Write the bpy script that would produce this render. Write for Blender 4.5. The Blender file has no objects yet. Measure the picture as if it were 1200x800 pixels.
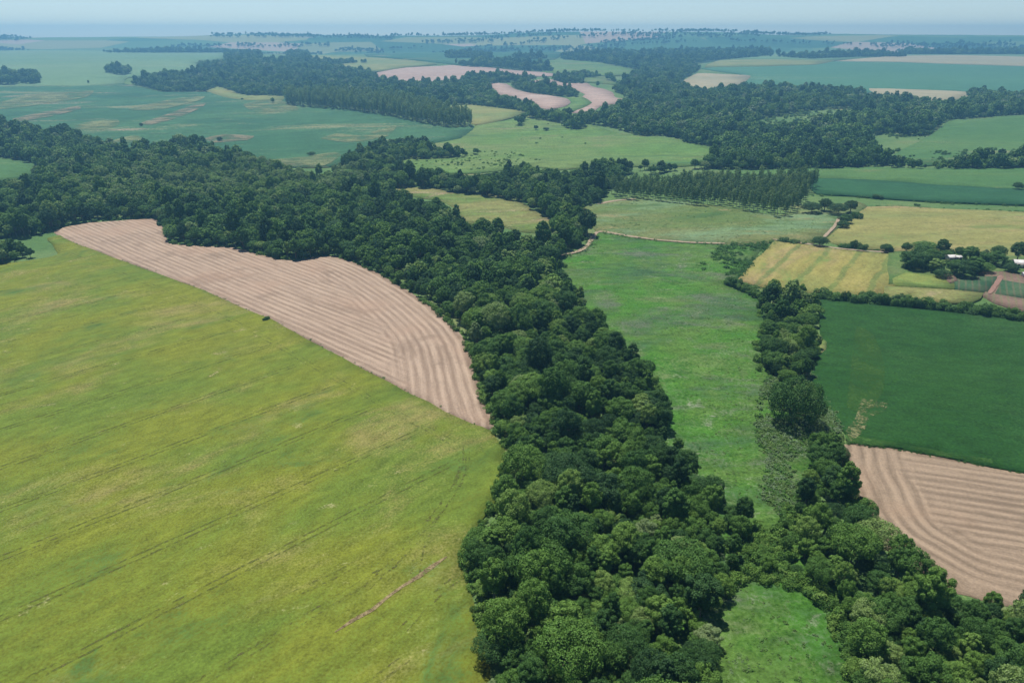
import bpy, math, random
import numpy as np
from mathutils import Vector, geometry

# ------------------------------------------------------------------ camera, sky, sun, exposure
S = bpy.context.scene
C = S.collection
F_PX, HY, CAM_H = 857.0, 40.0, 120.0            # focal length in pixels of a 1200 px wide frame, eye level row, drone height
PITCH = math.atan((400 - HY) / F_PX)
cam_data = bpy.data.cameras.new('camera')
cam_data.sensor_width = 36.0
cam_data.lens = 36.0 * F_PX / 1200.0
cam_data.clip_start = 1.0
cam_data.clip_end = 30000.0
cam = bpy.data.objects.new('camera', cam_data)
C.objects.link(cam)
cam.location = (0, 0, CAM_H)
cam.rotation_euler = (math.pi / 2 - PITCH, 0, 0)
S.camera = cam

SUN_EL, SUN_AZ = math.radians(70), math.radians(-28)      # azimuth from +Y, clockwise; negative = towards the picture's left
world = bpy.data.worlds.new('World')
S.world = world
world.use_nodes = True
wn = world.node_tree
sky = wn.nodes.new('ShaderNodeTexSky')
sky.sky_type = 'NISHITA'
sky.sun_disc = False
sky.sun_elevation = SUN_EL
sky.sun_rotation = SUN_AZ
sky.air_density = 0.7
sky.dust_density = 0.0
sky.ozone_density = 2.5
wn.nodes['Background'].inputs['Strength'].default_value = 0.075
wn.links.new(sky.outputs['Color'], wn.nodes['Background'].inputs['Color'])

sd = bpy.data.lights.new('sun', 'SUN')
sd.energy = 5.0
sd.angle = math.radians(0.55)
sd.color = (1.0, 0.95, 0.85)
sun = bpy.data.objects.new('sun', sd)
C.objects.link(sun)
sv = Vector((math.sin(SUN_AZ) * math.cos(SUN_EL), math.cos(SUN_AZ) * math.cos(SUN_EL), math.sin(SUN_EL)))
sun.rotation_euler = sv.to_track_quat('Z', 'Y').to_euler()
sun.location = (0, 0, 400)

S.view_settings.view_transform = 'Standard'
S.view_settings.look = 'None'
S.view_settings.gamma = 1.0
S.view_settings.exposure = 0.52
S.render.engine = 'CYCLES'
S.cycles.max_bounces = 6
S.cycles.diffuse_bounces = 3
S.cycles.transmission_bounces = 3
S.cycles.use_denoising = True

# ------------------------------------------------------------------ terrain and projection
def sstep(a, b, v):
    t = np.clip((np.asarray(v, float) - a) / (b - a), 0, 1)
    return t * t * (3 - 2 * t)

RIDGE = 3300.0
def zt(x, y):
    x = np.asarray(x, float); y = np.asarray(y, float)
    d = np.hypot(x, y)
    z = 1.2 * np.sin(x / 130 + 1.0) * np.cos(y / 150) * sstep(150, 500, d)
    z = z + 3.0 * np.sin(x / 310 + 1.1) * np.cos(y / 270 + 0.4) * sstep(400, 1100, d)
    z = z + 4.5 * np.sin(x / 640 + 0.5) * np.sin(y / 520 + 1.0) * sstep(1000, 2000, d)
    z = z + 44.0 * sstep(850, 3100, y) + 7.0 * sstep(300, 1800, -x) * sstep(900, 2000, y)
    t = np.maximum(y - RIDGE - 60, 0)
    z = z - 26.0 * sstep(0, 420, t) + (94.0 + 15.0 * np.sin(x / 900.0 + 0.7) + 7.0 * np.sin(x / 340.0) + 3.0 * np.sin(x / 140.0)) * sstep(250, 1000, t)
    return z

def rays(px):
    px = np.asarray(px, float).reshape(-1, 2)
    dx = (px[:, 0] - 600) / F_PX
    dy = -(px[:, 1] - 400) / F_PX
    cp, sp = math.cos(PITCH), math.sin(PITCH)
    return np.stack([dx, cp + dy * sp, -sp + dy * cp], 1)

TS = 60.0 * 1.02 ** np.arange(0, 210)
def ground(px, h=0.0):
    """photo pixels -> x, y on the land (or h metres above it)"""
    D = rays(px)
    h = np.broadcast_to(np.asarray(h, float), (len(D),))
    out = np.zeros((len(D), 2))
    for i, d in enumerate(D):
        P = TS[:, None] * d[None, :]
        f = CAM_H + P[:, 2] - zt(P[:, 0], P[:, 1]) - h[i]
        k = np.argmax(f < 0)
        if f[k] >= 0 or P[k, 1] > RIDGE + 40:
            t = (RIDGE + 40) / d[1]
        else:
            a, b = TS[max(k - 1, 0)], TS[k]
            for _ in range(40):
                m = 0.5 * (a + b)
                if CAM_H + d[2] * m - float(zt(d[0] * m, d[1] * m)) - h[i] > 0: a = m
                else: b = m
            t = 0.5 * (a + b)
        out[i] = d[:2] * t
    return out

def project(x, y, z):
    cp, sp = math.cos(PITCH), math.sin(PITCH)
    zz = np.asarray(z) - CAM_H
    dep = y * cp - zz * sp
    up = y * sp + zz * cp
    return 600 + F_PX * x / dep, 400 - F_PX * up / dep, dep

def edge_h(px, hc, kind):
    px = np.asarray(px, float)
    nx = np.roll(px, -1, 0)
    area = np.sum(px[:, 0] * nx[:, 1] - nx[:, 0] * px[:, 1])
    e = nx - px
    L = np.hypot(e[:, 0], e[:, 1]) + 1e-9
    ny = e[:, 0] / L * (1 if area > 0 else -1)          # + : the inside lies below this edge in the picture
    v = np.clip((ny if kind == 'wood' else -ny) * 1.6, 0, 1)
    return hc * 0.5 * (v + np.roll(v, 1))

def gpoly(px, kind=None, hc=10.0):
    return ground(px, edge_h(px, hc, kind) if kind else 0.0)

def smooth_px(px, n=4):
    """closed Catmull-Rom through the traced points"""
    p = np.asarray(px, float)
    out = []
    m = len(p)
    for i in range(m):
        a, b, c, d = p[i - 1], p[i], p[(i + 1) % m], p[(i + 2) % m]
        for k in range(n):
            t = k / n
            q = 0.5 * (2 * b + (c - a) * t + (2 * a - 5 * b + 4 * c - d) * t * t + (3 * b - a - 3 * c + d) * t ** 3)
            lin = b + (c - b) * t
            out.append(0.45 * q + 0.55 * lin)
    return np.array(out)

def inside(poly, x, y):
    r = np.zeros(len(x), bool)
    n = len(poly)
    for i in range(n):
        x1, y1 = poly[i]; x2, y2 = poly[(i + 1) % n]
        if y1 == y2: continue
        c = ((y1 > y) != (y2 > y)) & (x < (x2 - x1) * (y - y1) / (y2 - y1) + x1)
        r ^= c
    return r

def edge_dist(line, x, y, closed=True):
    d = np.full(len(x), 1e9)
    n = len(line)
    for i in range(n if closed else n - 1):
        ax, ay = line[i]; bx, by = line[(i + 1) % n]
        vx, vy = bx - ax, by - ay
        t = np.clip(((x - ax) * vx + (y - ay) * vy) / (vx * vx + vy * vy + 1e-9), 0, 1)
        d = np.minimum(d, np.hypot(x - ax - t * vx, y - ay - t * vy))
    return d

# ------------------------------------------------------------------ small builders
def tag(o, label=None, cat=None, group=None, kind=None):
    if label: o['label'] = label
    if cat: o['category'] = cat
    if group: o['group'] = group
    if kind: o['kind'] = kind
    return o

def link(o, parent=None):
    C.objects.link(o)
    if parent is not None: o.parent = parent
    return o

def mesh_np(name, V, Fc, mat=None, smooth=False):
    """V (n,3), Fc list of arrays (m,k)"""
    me = bpy.data.meshes.new(name)
    V = np.ascontiguousarray(V, np.float32)
    Fc = [np.asarray(f, np.int32) for f in (Fc if isinstance(Fc, list) else [Fc]) if len(f)]
    me.vertices.add(len(V)); me.vertices.foreach_set('co', V.ravel())
    loops = np.concatenate([f.ravel() for f in Fc])
    tot = np.concatenate([np.full(len(f), f.shape[1], np.int32) for f in Fc])
    st = np.concatenate([[0], np.cumsum(tot)[:-1]]).astype(np.int32)
    me.loops.add(len(loops)); me.loops.foreach_set('vertex_index', loops)
    me.polygons.add(len(tot)); me.polygons.foreach_set('loop_start', st)
    me.polygons.foreach_set('loop_total', tot)
    if smooth: me.polygons.foreach_set('use_smooth', np.ones(len(tot), bool))
    me.update(calc_edges=True); me.validate()
    if mat is not None: me.materials.append(mat)
    return me

def obj(name, me, parent=None):
    return link(bpy.data.objects.new(name, me), parent)

def empty(name, loc, rz=0.0):
    o = bpy.data.objects.new(name, None)
    o.empty_display_size = 1.0
    o.location = loc; o.rotation_euler = (0, 0, rz)
    return link(o)

# ------------------------------------------------------------------ materials
class NT:
    def __init__(self, name):
        self.m = bpy.data.materials.new(name); self.m.use_nodes = True
        self.t = self.m.node_tree
        self.b = self.t.nodes['Principled BSDF']
        self.out = self.t.nodes['Material Output']
    def n(self, typ, **kw):
        nd = self.t.nodes.new(typ)
        ins = kw.pop('ins', {})
        for k, v in kw.items(): setattr(nd, k, v)
        for k, v in ins.items():
            if isinstance(v, bpy.types.NodeSocket): self.t.links.new(v, nd.inputs[k])
            else: nd.inputs[k].default_value = v
        return nd
    def l(self, a, b): self.t.links.new(a, b)
    def math(self, op, a, b=None, c=None):
        d = {0: a}
        if b is not None: d[1] = b
        if c is not None: d[2] = c
        return self.n('ShaderNodeMath', operation=op, ins=d).outputs[0]
    def mix(self, f, a, b, blend='MIX'):
        nd = self.n('ShaderNodeMix', data_type='RGBA', blend_type=blend)
        for k, v in ((0, f), (6, a), (7, b)):
            if isinstance(v, bpy.types.NodeSocket): self.t.links.new(v, nd.inputs[k])
            else: nd.inputs[k].default_value = (*v, 1.0) if k and len(v) == 3 else v
        return nd.outputs[2]
    def pos(self): return self.n('ShaderNodeNewGeometry').outputs['Position']
    def noise(self, vec, scale, detail=3.0, rough=0.55, dist=0.0):
        return self.n('ShaderNodeTexNoise', ins={'Vector': vec, 'Scale': scale, 'Detail': detail, 'Roughness': rough, 'Distortion': dist}).outputs['Fac']
    def ramp(self, f, a, b):
        return self.n('ShaderNodeMapRange', interpolation_type='SMOOTHSTEP', ins={0: f, 1: a, 2: b, 3: 0.0, 4: 1.0}).outputs[0]
    def mapped(self, vec, rot=0.0, scale=(1, 1, 1)):
        return self.n('ShaderNodeMapping', vector_type='TEXTURE', ins={'Vector': vec, 'Rotation': (0, 0, rot), 'Scale': scale}).outputs[0]
    def done(self, col, rough=0.9, spec=0.15, bump=None, bstr=0.4, bdist=0.2):
        if isinstance(col, bpy.types.NodeSocket): self.l(col, self.b.inputs['Base Color'])
        else: self.b.inputs['Base Color'].default_value = (*col, 1)
        self.b.inputs['Roughness'].default_value = rough
        self.b.inputs['Specular IOR Level'].default_value = spec
        if bump is not None:
            bn = self.n('ShaderNodeBump', ins={'Height': bump, 'Strength': bstr, 'Distance': bdist})
            self.l(bn.outputs[0], self.b.inputs['Normal'])
        return self.m

def field_mat(name, a, b, big=0.02, ang=0.0, stretch=1.0, patches=(), grain=1.2, gamp=0.35, bump=0.5, bdist=0.25, rows=None):
    """a,b the two main plant colours mixed by broad noise; patches: (scale, lo, hi, colour, stretch)"""
    N = NT(name)
    p = N.pos()
    mp = N.mapped(p, ang, (stretch, 1, 1))
    n1 = N.noise(mp, big, 5.0, 0.6, 0.4)
    g1 = N.noise(p, grain, 5.0, 0.75)
    sp = N.math('MULTIPLY', N.math('SUBTRACT', g1, 0.5), 0.42)
    col = N.mix(N.ramp(N.math('ADD', n1, sp), 0.38, 0.62), a, b)
    for k, (sc, lo, hi, pc, stc) in enumerate(patches):
        off = N.n('ShaderNodeVectorMath', operation='ADD', ins={0: N.mapped(p, ang, (stc, 1, 1)), 1: (37.1 * (k + 1), 91.7 * (k + 1), 0)}).outputs[0]
        col = N.mix(N.ramp(N.math('ADD', N.noise(off, sc, 5.0, 0.65, 0.6), sp), lo - 0.07, hi - 0.05), col, pc)
    if rows:
        rang, period, rcol, amt, width = rows
        rv = N.mapped(p, rang, (1, 1, 1))
        sx = N.n('ShaderNodeSeparateXYZ', ins={0: rv}).outputs[1]
        wob = N.math('MULTIPLY', N.noise(p, 0.05, 3.0), period * 0.35)
        ph = N.math('FRACT', N.math('DIVIDE', N.math('ADD', sx, wob), period))
        tri = N.math('ABSOLUTE', N.math('SUBTRACT', ph, 0.5))
        brk = N.ramp(N.noise(p, 0.12, 3.0), 0.22, 0.5)
        col = N.mix(N.math('MULTIPLY', N.math('MULTIPLY', N.math('SUBTRACT', 1.0, N.ramp(tri, width * 0.4, width)), amt), brk), col, rcol)
    g2 = N.noise(N.mapped(p, ang, (2.2, 1, 1)), grain * 0.22, 4.0, 0.7)
    gs = N.math('ADD', N.math('MULTIPLY', N.math('SUBTRACT', g1, 0.5), gamp * 4.2), N.math('MULTIPLY', N.math('SUBTRACT', g2, 0.5), gamp * 2.4))
    br = N.math('ADD', 1.0, gs)
    col = N.n('ShaderNodeVectorMath', operation='SCALE', ins={0: col, 3: br}).outputs[0]
    h = N.math('ADD', g1, g2)
    return N.done(col, 0.92, 0.12, h, bump, bdist)

def stubble_mat(name, light, dark, period, width):
    """swaths: rows follow the field edge inside `width` metres, straight runs elsewhere (attributes in metres: across and along the rows)"""
    N = NT(name)
    p = N.pos()
    A = lambda k: N.n('ShaderNodeAttribute', attribute_name=k).outputs['Fac']
    wob = N.math('MULTIPLY', N.math('SUBTRACT', N.noise(p, 0.02, 3.0), 0.5), period * 0.6)
    fade = N.ramp(N.noise(p, 0.035, 3.0, 0.6), 0.36, 0.62)
    def rows(d, al, seed):
        d = N.math('ADD', d, wob)
        vec = N.n('ShaderNodeCombineXYZ', ins={0: d, 1: N.math('MULTIPLY', al, 0.06), 2: seed}).outputs[0]
        streak = N.noise(vec, 0.75, 5.0, 0.7)
        broad = N.noise(vec, 0.17, 3.0, 0.6)
        tri = N.math('MULTIPLY', N.math('ABSOLUTE', N.math('SUBTRACT', N.math('FRACT', N.math('DIVIDE', d, period)), 0.5)), 2.0)
        f = N.math('MULTIPLY', N.math('SUBTRACT', tri, 0.5), N.math('ADD', 0.34, N.math('MULTIPLY', fade, 0.34)))
        f = N.math('ADD', f, N.math('MULTIPLY', N.math('SUBTRACT', streak, 0.5), 1.5))
        return N.math('ADD', f, N.math('MULTIPLY', N.math('SUBTRACT', broad, 0.5), 0.5))
    fe = rows(A('d_edge'), A('a_edge'), 3.0)
    fl = rows(A('d_line'), A('a_line'), 47.0)
    sel = N.ramp(N.math('ADD', A('d_edge'), N.math('MULTIPLY', N.math('SUBTRACT', N.noise(p, 0.05, 4.0), 0.5), 30.0)), width - 5.0, width + 5.0)
    f = N.math('ADD', N.math('MULTIPLY', fe, N.math('SUBTRACT', 1.0, sel)), N.math('MULTIPLY', fl, sel))
    g = N.noise(p, 1.7, 6.0, 0.8)
    f = N.math('ADD', N.math('ADD', f, 0.5), N.math('MULTIPLY', N.math('SUBTRACT', g, 0.5), 0.8))
    col = N.mix(N.ramp(f, 0.05, 0.95), dark, light)
    col = N.mix(N.math('MULTIPLY', N.ramp(N.noise(p, 0.035, 5.0, 0.65, 0.5), 0.54, 0.68), 0.55), col, tuple(0.85 * v for v in dark))
    col = N.mix(N.math('MULTIPLY', N.ramp(N.noise(p, 0.017, 3.0, 0.6), 0.50, 0.66), 0.35), col, tuple(v * s for v, s in zip(light, (0.90, 0.80, 0.76))))
    col = N.n('ShaderNodeVectorMath', operation='SCALE', ins={0: col, 3: N.math('ADD', 0.62, N.math('MULTIPLY', g, 0.76))}).outputs[0]
    h = N.math('ADD', N.math('MULTIPLY', f, 0.6), g)
    return N.done(col, 0.95, 0.08, h, 0.5, 0.18)

def leaf_mat(name, stops, trans=0.14):
    """leaf colour from each plant's own tone (0..1), a slight change from leaf to leaf"""
    N = NT(name)
    tone = N.n('ShaderNodeAttribute', attribute_name='tone', attribute_type='INSTANCER').outputs['Fac']
    ri = N.n('ShaderNodeNewGeometry').outputs['Random Per Island']
    t2 = N.math('ADD', tone, N.math('MULTIPLY', N.math('SUBTRACT', ri, 0.5), 0.16))
    rp = N.n('ShaderNodeValToRGB', ins={0: t2})
    els = rp.color_ramp.elements
    els[0].position = stops[0][0]; els[0].color = (*stops[0][1], 1)
    els[1].position = stops[-1][0]; els[1].color = (*stops[-1][1], 1)
    for q, c in stops[1:-1]:
        e = els.new(q); e.color = (*c, 1)
    col = N.n('ShaderNodeVectorMath', operation='SCALE', ins={0: rp.outputs[0], 3: N.math('ADD', 0.84, N.math('MULTIPLY', N.math('FRACT', N.math('MULTIPLY', ri, 7.31)), 0.32))}).outputs[0]
    N.done(col, 0.65, 0.16)
    tr = N.n('ShaderNodeBsdfTranslucent', ins={'Color': N.mix(1.0, col, (0.95, 1.15, 0.45), 'MULTIPLY')})
    ms = N.n('ShaderNodeMixShader', ins={0: trans})
    N.l(N.b.outputs[0], ms.inputs[1]); N.l(tr.outputs[0], ms.inputs[2]); N.l(ms.outputs[0], N.out.inputs[0])
    return N.m

def plain_mat(name, a, b, scale=2.0, rough=0.8, bump=0.3, spec=0.2):
    N = NT(name); p = N.n('ShaderNodeTexCoord').outputs['Object']
    n = N.noise(p, scale, 5.0, 0.7)
    return N.done(N.mix(N.ramp(n, 0.3, 0.7), a, b), rough, spec, n, bump, 0.05)

STOPS = [(0.0, (0.029, 0.072, 0.023)), (0.25, (0.048, 0.115, 0.024)), (0.5, (0.082, 0.170, 0.029)), (0.7, (0.130, 0.230, 0.041)), (0.85, (0.174, 0.258, 0.070)), (1.0, (0.180, 0.240, 0.126))]
M_LEAF = leaf_mat('broad_leaves', STOPS)
M_EUC = leaf_mat('eucalyptus_leaves', [(0.0, (0.058, 0.112, 0.052)), (0.5, (0.105, 0.175, 0.072)), (1.0, (0.185, 0.255, 0.100))], 0.4)
M_TUFT = leaf_mat('scrub_leaves', [(0.0, (0.035, 0.098, 0.022)), (0.35, (0.070, 0.165, 0.030)), (0.6, (0.115, 0.180, 0.050)), (0.8, (0.140, 0.215, 0.105)), (1.0, (0.185, 0.235, 0.155))], 0.35)
M_BARK = plain_mat('grey_brown_bark', (0.10, 0.08, 0.06), (0.20, 0.17, 0.13), 1.5)
M_EBARK = plain_mat('pale_eucalyptus_bark', (0.30, 0.26, 0.21), (0.46, 0.42, 0.36), 1.0)
#MARK_MATERIALS_END

# ------------------------------------------------------------------ the land
def build_ground():
    nr = 200
    r = np.concatenate([np.linspace(0, 100, 8)[1:], 100 * (5400 / 100) ** (np.arange(1, nr) / (nr - 1))])
    na = 300
    a = np.arange(na) * 2 * math.pi / na
    X = (r[:, None] * np.cos(a)).ravel(); Y = (r[:, None] * np.sin(a)).ravel()
    V = np.concatenate([[[0, 0, float(zt(0, 0))]], np.stack([X, Y, zt(X, Y)], 1)])
    i = np.arange(len(r) - 1)[:, None] * na + 1
    j = np.arange(na)[None, :]; j2 = (j + 1) % na
    Q = np.stack([i + j, i + na + j, i + na + j2, i + j2], -1).reshape(-1, 4)
    T = np.stack([np.zeros(na, int), 1 + np.arange(na), 1 + (np.arange(na) + 1) % na], 1)
    m = field_mat('rough_grass_ground', (0.060, 0.120, 0.035), (0.095, 0.150, 0.050), 0.012, patches=((0.02, 0.6, 0.75, (0.16, 0.16, 0.07), 2.0),))
    nt = m.node_tree
    vo = nt.nodes.new('ShaderNodeTexVoronoi'); vo.inputs['Scale'].default_value = 0.0022; vo.inputs['Randomness'].default_value = 0.8
    mp = nt.nodes.new('ShaderNodeMapping'); mp.inputs['Scale'].default_value = (1.0, 2.4, 1.0); mp.inputs['Rotation'].default_value = (0, 0, 0.12)
    ge = nt.nodes.new('ShaderNodeNewGeometry'); nt.links.new(ge.outputs['Position'], mp.inputs[0]); nt.links.new(mp.outputs[0], vo.inputs['Vector'])
    se = nt.nodes.new('ShaderNodeSeparateColor'); nt.links.new(vo.outputs['Color'], se.inputs[0])
    cr = nt.nodes.new('ShaderNodeValToRGB'); cr.color_ramp.interpolation = 'CONSTANT'
    els = cr.color_ramp.elements
    els[0].color = (0.045, 0.110, 0.040, 1); els[1].position = 0.9; els[1].color = (0.30, 0.23, 0.17, 1)
    for q, c in ((0.2, (0.10, 0.16, 0.05)), (0.4, (0.03, 0.085, 0.03)), (0.55, (0.20, 0.21, 0.09)), (0.68, (0.07, 0.14, 0.05)), (0.8, (0.16, 0.18, 0.07))):
        e = els.new(q); e.color = (*c, 1)
    nt.links.new(se.outputs[0], cr.inputs[0])
    sx = nt.nodes.new('ShaderNodeSeparateXYZ'); nt.links.new(ge.outputs['Position'], sx.inputs[0])
    mr = nt.nodes.new('ShaderNodeMapRange'); mr.inputs[1].default_value = 3360; mr.inputs[2].default_value = 3380; nt.links.new(sx.outputs[1], mr.inputs[0])
    mx = nt.nodes.new('ShaderNodeMix'); mx.data_type = 'RGBA'
    pb = nt.nodes['Principled BSDF']; old = pb.inputs['Base Color'].links[0].from_socket
    nt.links.new(mr.outputs[0], mx.inputs[0]); nt.links.new(old, mx.inputs[6]); nt.links.new(cr.outputs[0], mx.inputs[7]); nt.links.new(mx.outputs[2], pb.inputs['Base Color'])
    o = obj('ground', mesh_np('ground', V, [T, Q], m, True))
    tag(o, 'rough green rolling land under the fields and woods', 'ground', kind='structure')
build_ground()

def drape(name, poly, mat, off, cell=None, parent=None, attrs=None, skirt=True, jitter=0.0):
    """a sheet over the outline `poly` (world x, y), following the land `off` metres above it, with its side skirt"""
    rng = np.random.default_rng(len(poly) * 7 + int(abs(poly[0][0])))
    dm = np.hypot(poly[:, 0], poly[:, 1])
    pts = []
    for i in range(len(poly)):
        a, b = poly[i], poly[(i + 1) % len(poly)]
        c = cell if cell else max(6.0, 0.03 * min(np.hypot(*a), np.hypot(*b)))
        k = max(1, int(np.hypot(*(b - a)) / c))
        for q in range(k):
            pts.append(a + (b - a) * q / k)
    B = np.array(pts)
    if jitter: B = B + rng.normal(0, jitter, B.shape)
    d0 = max(np.hypot(*B.mean(0)), 60)
    c = cell if cell else max(6.0, 0.03 * np.median(dm))
    x0, y0 = B.min(0); x1, y1 = B.max(0)
    c = max(c, math.sqrt((x1 - x0) * (y1 - y0) / 9000))
    gx, gy = np.meshgrid(np.arange(x0 + c / 2, x1, c), np.arange(y0 + c / 2, y1, c))
    gx = gx.ravel() + rng.uniform(-.2, .2, gx.size) * c; gy = gy.ravel() + rng.uniform(-.2, .2, gy.size) * c
    k = inside(B, gx, gy)
    gx, gy = gx[k], gy[k]
    if len(gx):
        k = edge_dist(B, gx, gy) > c * 0.35
        gx, gy = gx[k], gy[k]
    P = np.concatenate([B, np.stack([gx, gy], 1)])
    nb = len(B)
    ctr = P.mean(0)
    res = geometry.delaunay_2d_cdt([Vector(v) for v in (P - ctr)], [], [list(range(nb))], 1, 1e-4)
    V2 = np.array([v[:] for v in res[0]]) + ctr
    T = np.array([f for f in res[2] if len(f) == 3], np.int32)
    a, b, cc = V2[T[:, 0]], V2[T[:, 1]], V2[T[:, 2]]
    flip = ((b - a)[:, 0] * (cc - a)[:, 1] - (b - a)[:, 1] * (cc - a)[:, 0]) < 0
    T[flip] = T[flip][:, ::-1]
    dd = np.hypot(V2[:, 0], V2[:, 1])
    up = off * (1 + dd / 500.0)
    V = np.stack([V2[:, 0], V2[:, 1], zt(V2[:, 0], V2[:, 1]) + up], 1)
    faces = [T]
    if skirt:
        E = np.concatenate([T[:, [0, 1]], T[:, [1, 2]], T[:, [2, 0]]])
        s = set(map(tuple, E.tolist()))
        be = [(u, v) for u, v in s if (v, u) not in s]
        low = {}
        ex = []
        q = []
        for u, v in be:
            for w in (u, v):
                if w not in low:
                    low[w] = len(V) + len(ex)
                    ex.append([V[w, 0], V[w, 1], V[w, 2] - up[w] - 0.25])
            q.append((v, u, low[u], low[v]))
        V = np.concatenate([V, np.array(ex)]); faces.append(np.array(q, np.int32))
    me = mesh_np(name, V, faces, mat)
    if attrs:
        for an, fn in attrs.items():
            at = me.attributes.new(an, 'FLOAT', 'POINT')
            at.data.foreach_set('value', fn(V[:, 0], V[:, 1]).astype(np.float32))
    return obj(name, me, parent)

def field(name, px, mat, off, label, cat='field', sm=True, **kw):
    p = smooth_px(px, 3) if sm else np.asarray(px, float)
    p[:, 1] = np.clip(p[:, 1], 56, 2000)
    kw.setdefault('jitter', 0.35)
    o = drape(name, ground(p), mat, off, **kw)
    return tag(o, label, cat, kind='structure')

def strip(name, pts, width, mat, off, parent=None, taper=True, wob=0.0, seed=1):
    """a flat ribbon along world points"""
    rng = np.random.default_rng(seed)
    pts = np.asarray(pts, float)
    L = np.concatenate([[0], np.cumsum(np.hypot(*np.diff(pts, axis=0).T))])
    n = max(3, int(L[-1] / 4.0))
    s = np.linspace(0, L[-1], n)
    P = np.stack([np.interp(s, L, pts[:, 0]), np.interp(s, L, pts[:, 1])], 1)
    if n > 6:
        for _ in range(3): P[1:-1] = 0.25 * P[:-2] + 0.5 * P[1:-1] + 0.25 * P[2:]
    T = np.gradient(P, axis=0); T /= np.hypot(T[:, 0], T[:, 1])[:, None] + 1e-9
    Nn = np.stack([-T[:, 1], T[:, 0]], 1)
    if wob: P = P + Nn * rng.normal(0, wob, n)[:, None]
    w = width * 0.5 * (1 + rng.uniform(-.25, .25, n))
    if taper: w[0] *= .3; w[-1] *= .3
    A = P + Nn * w[:, None]; B = P - Nn * w[:, None]
    V2 = np.concatenate([B, A])
    V = np.stack([V2[:, 0], V2[:, 1], zt(V2[:, 0], V2[:, 1]) + off * (1 + np.hypot(V2[:, 0], V2[:, 1]) / 500.0)], 1)
    i = np.arange(n - 1)
    Q = np.stack([i, i + 1, n + i + 1, n + i], 1)
    return obj(name, mesh_np(name, V, Q, mat), parent)

# traced outlines (photo pixels) -> the fields on the land
CROP = [(-420, 345), (-150, 325), (0, 311), (45, 305), (68, 300), (62, 288), (56, 280), (70, 277), (80, 283), (120, 298), (170, 316), (240, 342), (318, 376), (400, 420), (480, 462), (540, 492), (575, 506), (590, 522), (596, 545), (592, 565), (575, 597), (556, 622), (542, 648), (548, 680), (560, 720), (572, 770), (590, 860), (610, 1000), (-700, 1000)]
STUB_L = [(62, 273), (75, 267), (100, 262), (140, 259), (180, 257), (190, 262), (194, 275), (197, 284), (210, 288), (240, 289), (270, 290), (290, 294), (305, 299), (325, 304), (345, 306), (360, 303), (378, 300), (395, 301), (420, 310), (450, 324), (480, 342), (510, 364), (531, 382), (546, 402), (556, 430), (563, 455), (571, 478), (579, 492), (578, 502), (570, 504), (540, 492), (480, 462), (400, 420), (318, 376), (240, 342), (170, 316), (120, 298), (80, 283)]
STUB_R = [(988, 521), (1040, 525), (1100, 536), (1200, 555), (1400, 592), (1500, 760), (1250, 730), (1200, 716), (1160, 707), (1122, 694), (1074, 667), (1034, 643), (1012, 616), (1000, 594), (994, 570), (986, 548)]
SOY = [(960, 354), (1000, 357), (1100, 367), (1200, 377), (1420, 400), (1420, 596), (1200, 555), (1100, 536), (1040, 525), (1000, 520), (985, 503), (964, 480), (952, 452), (952, 420), (960, 395)]
MEADOW = [(650, 304), (682, 297), (699, 273), (722, 276), (772, 284), (850, 288), (892, 290), (868, 325), (850, 335), (890, 352), (905, 400), (915, 450), (975, 515), (960, 570), (960, 640), (1010, 760), (1030, 900), (780, 900), (760, 520), (690, 380), (650, 320)]
WET = [(672, 247), (705, 238), (735, 232), (790, 236), (860, 244), (910, 254), (935, 251), (965, 246), (1000, 236), (1018, 243), (1000, 255), (985, 268), (968, 281), (940, 288), (905, 284), (885, 290), (847, 287), (772, 283), (699, 272), (690, 256)]
YEL_A = [(908, 284), (950, 289), (1000, 296), (1054, 300), (1058, 312), (1050, 332), (1040, 347), (1000, 350), (960, 346), (895, 338), (864, 329), (885, 305)]
YEL_B = [(967, 282), (985, 268), (1000, 255), (1017, 244), (1050, 243), (1100, 246), (1200, 250), (1380, 260), (1380, 322), (1200, 308), (1150, 300), (1100, 299), (1050, 297), (1010, 292), (985, 289)]
LT_R = [(850, 204), (910, 200), (1000, 197), (1100, 199), (1200, 198), (1380, 198), (1380, 229), (1200, 224), (1150, 222), (1100, 219), (1040, 214), (960, 211)]
DK_R = [(948, 211), (1040, 214), (1100, 219), (1200, 224), (1380, 229), (1380, 250), (1200, 242), (1100, 238), (1050, 235), (1000, 231), (955, 228)]
GREEN_C = [(520, 150), (557, 147), (587, 143), (613, 139), (657, 143), (693, 147), (717, 155), (740, 159), (800, 165), (845, 177), (845, 190), (800, 196), (727, 196), (690, 197), (655, 200), (620, 196), (560, 204), (480, 204), (430, 196), (470, 178), (500, 160)]
YEL_C = [(528, 126), (560, 124), (585, 128), (616, 132), (600, 139), (585, 143), (557, 148), (546, 140)]
TEAL_L = [(-180, 106), (0, 103), (100, 102), (144, 99), (190, 109), (240, 109), (330, 114), (345, 124), (420, 130), (523, 150), (556, 149), (540, 163), (500, 170), (440, 175), (395, 196), (340, 197), (262, 182), (215, 170), (140, 178), (100, 166), (0, 154), (-180, 152)]
PALE_L = [(-220, 58), (0, 58), (120, 58), (262, 58), (262, 70), (228, 75), (240, 84), (150, 92), (144, 100), (100, 103), (0, 104), (-220, 107)]
SMALL_G = [(-160, 185), (0, 187), (20, 189), (40, 193), (50, 198), (40, 206), (0, 214), (-160, 220)]
CLEAR = [(457, 217), (485, 220), (510, 222), (533, 227), (562, 230), (587, 234), (613, 239), (628, 249), (648, 259), (652, 268), (640, 275), (610, 272), (580, 264), (545, 262), (536, 246), (515, 236), (485, 231), (463, 225)]
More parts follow.
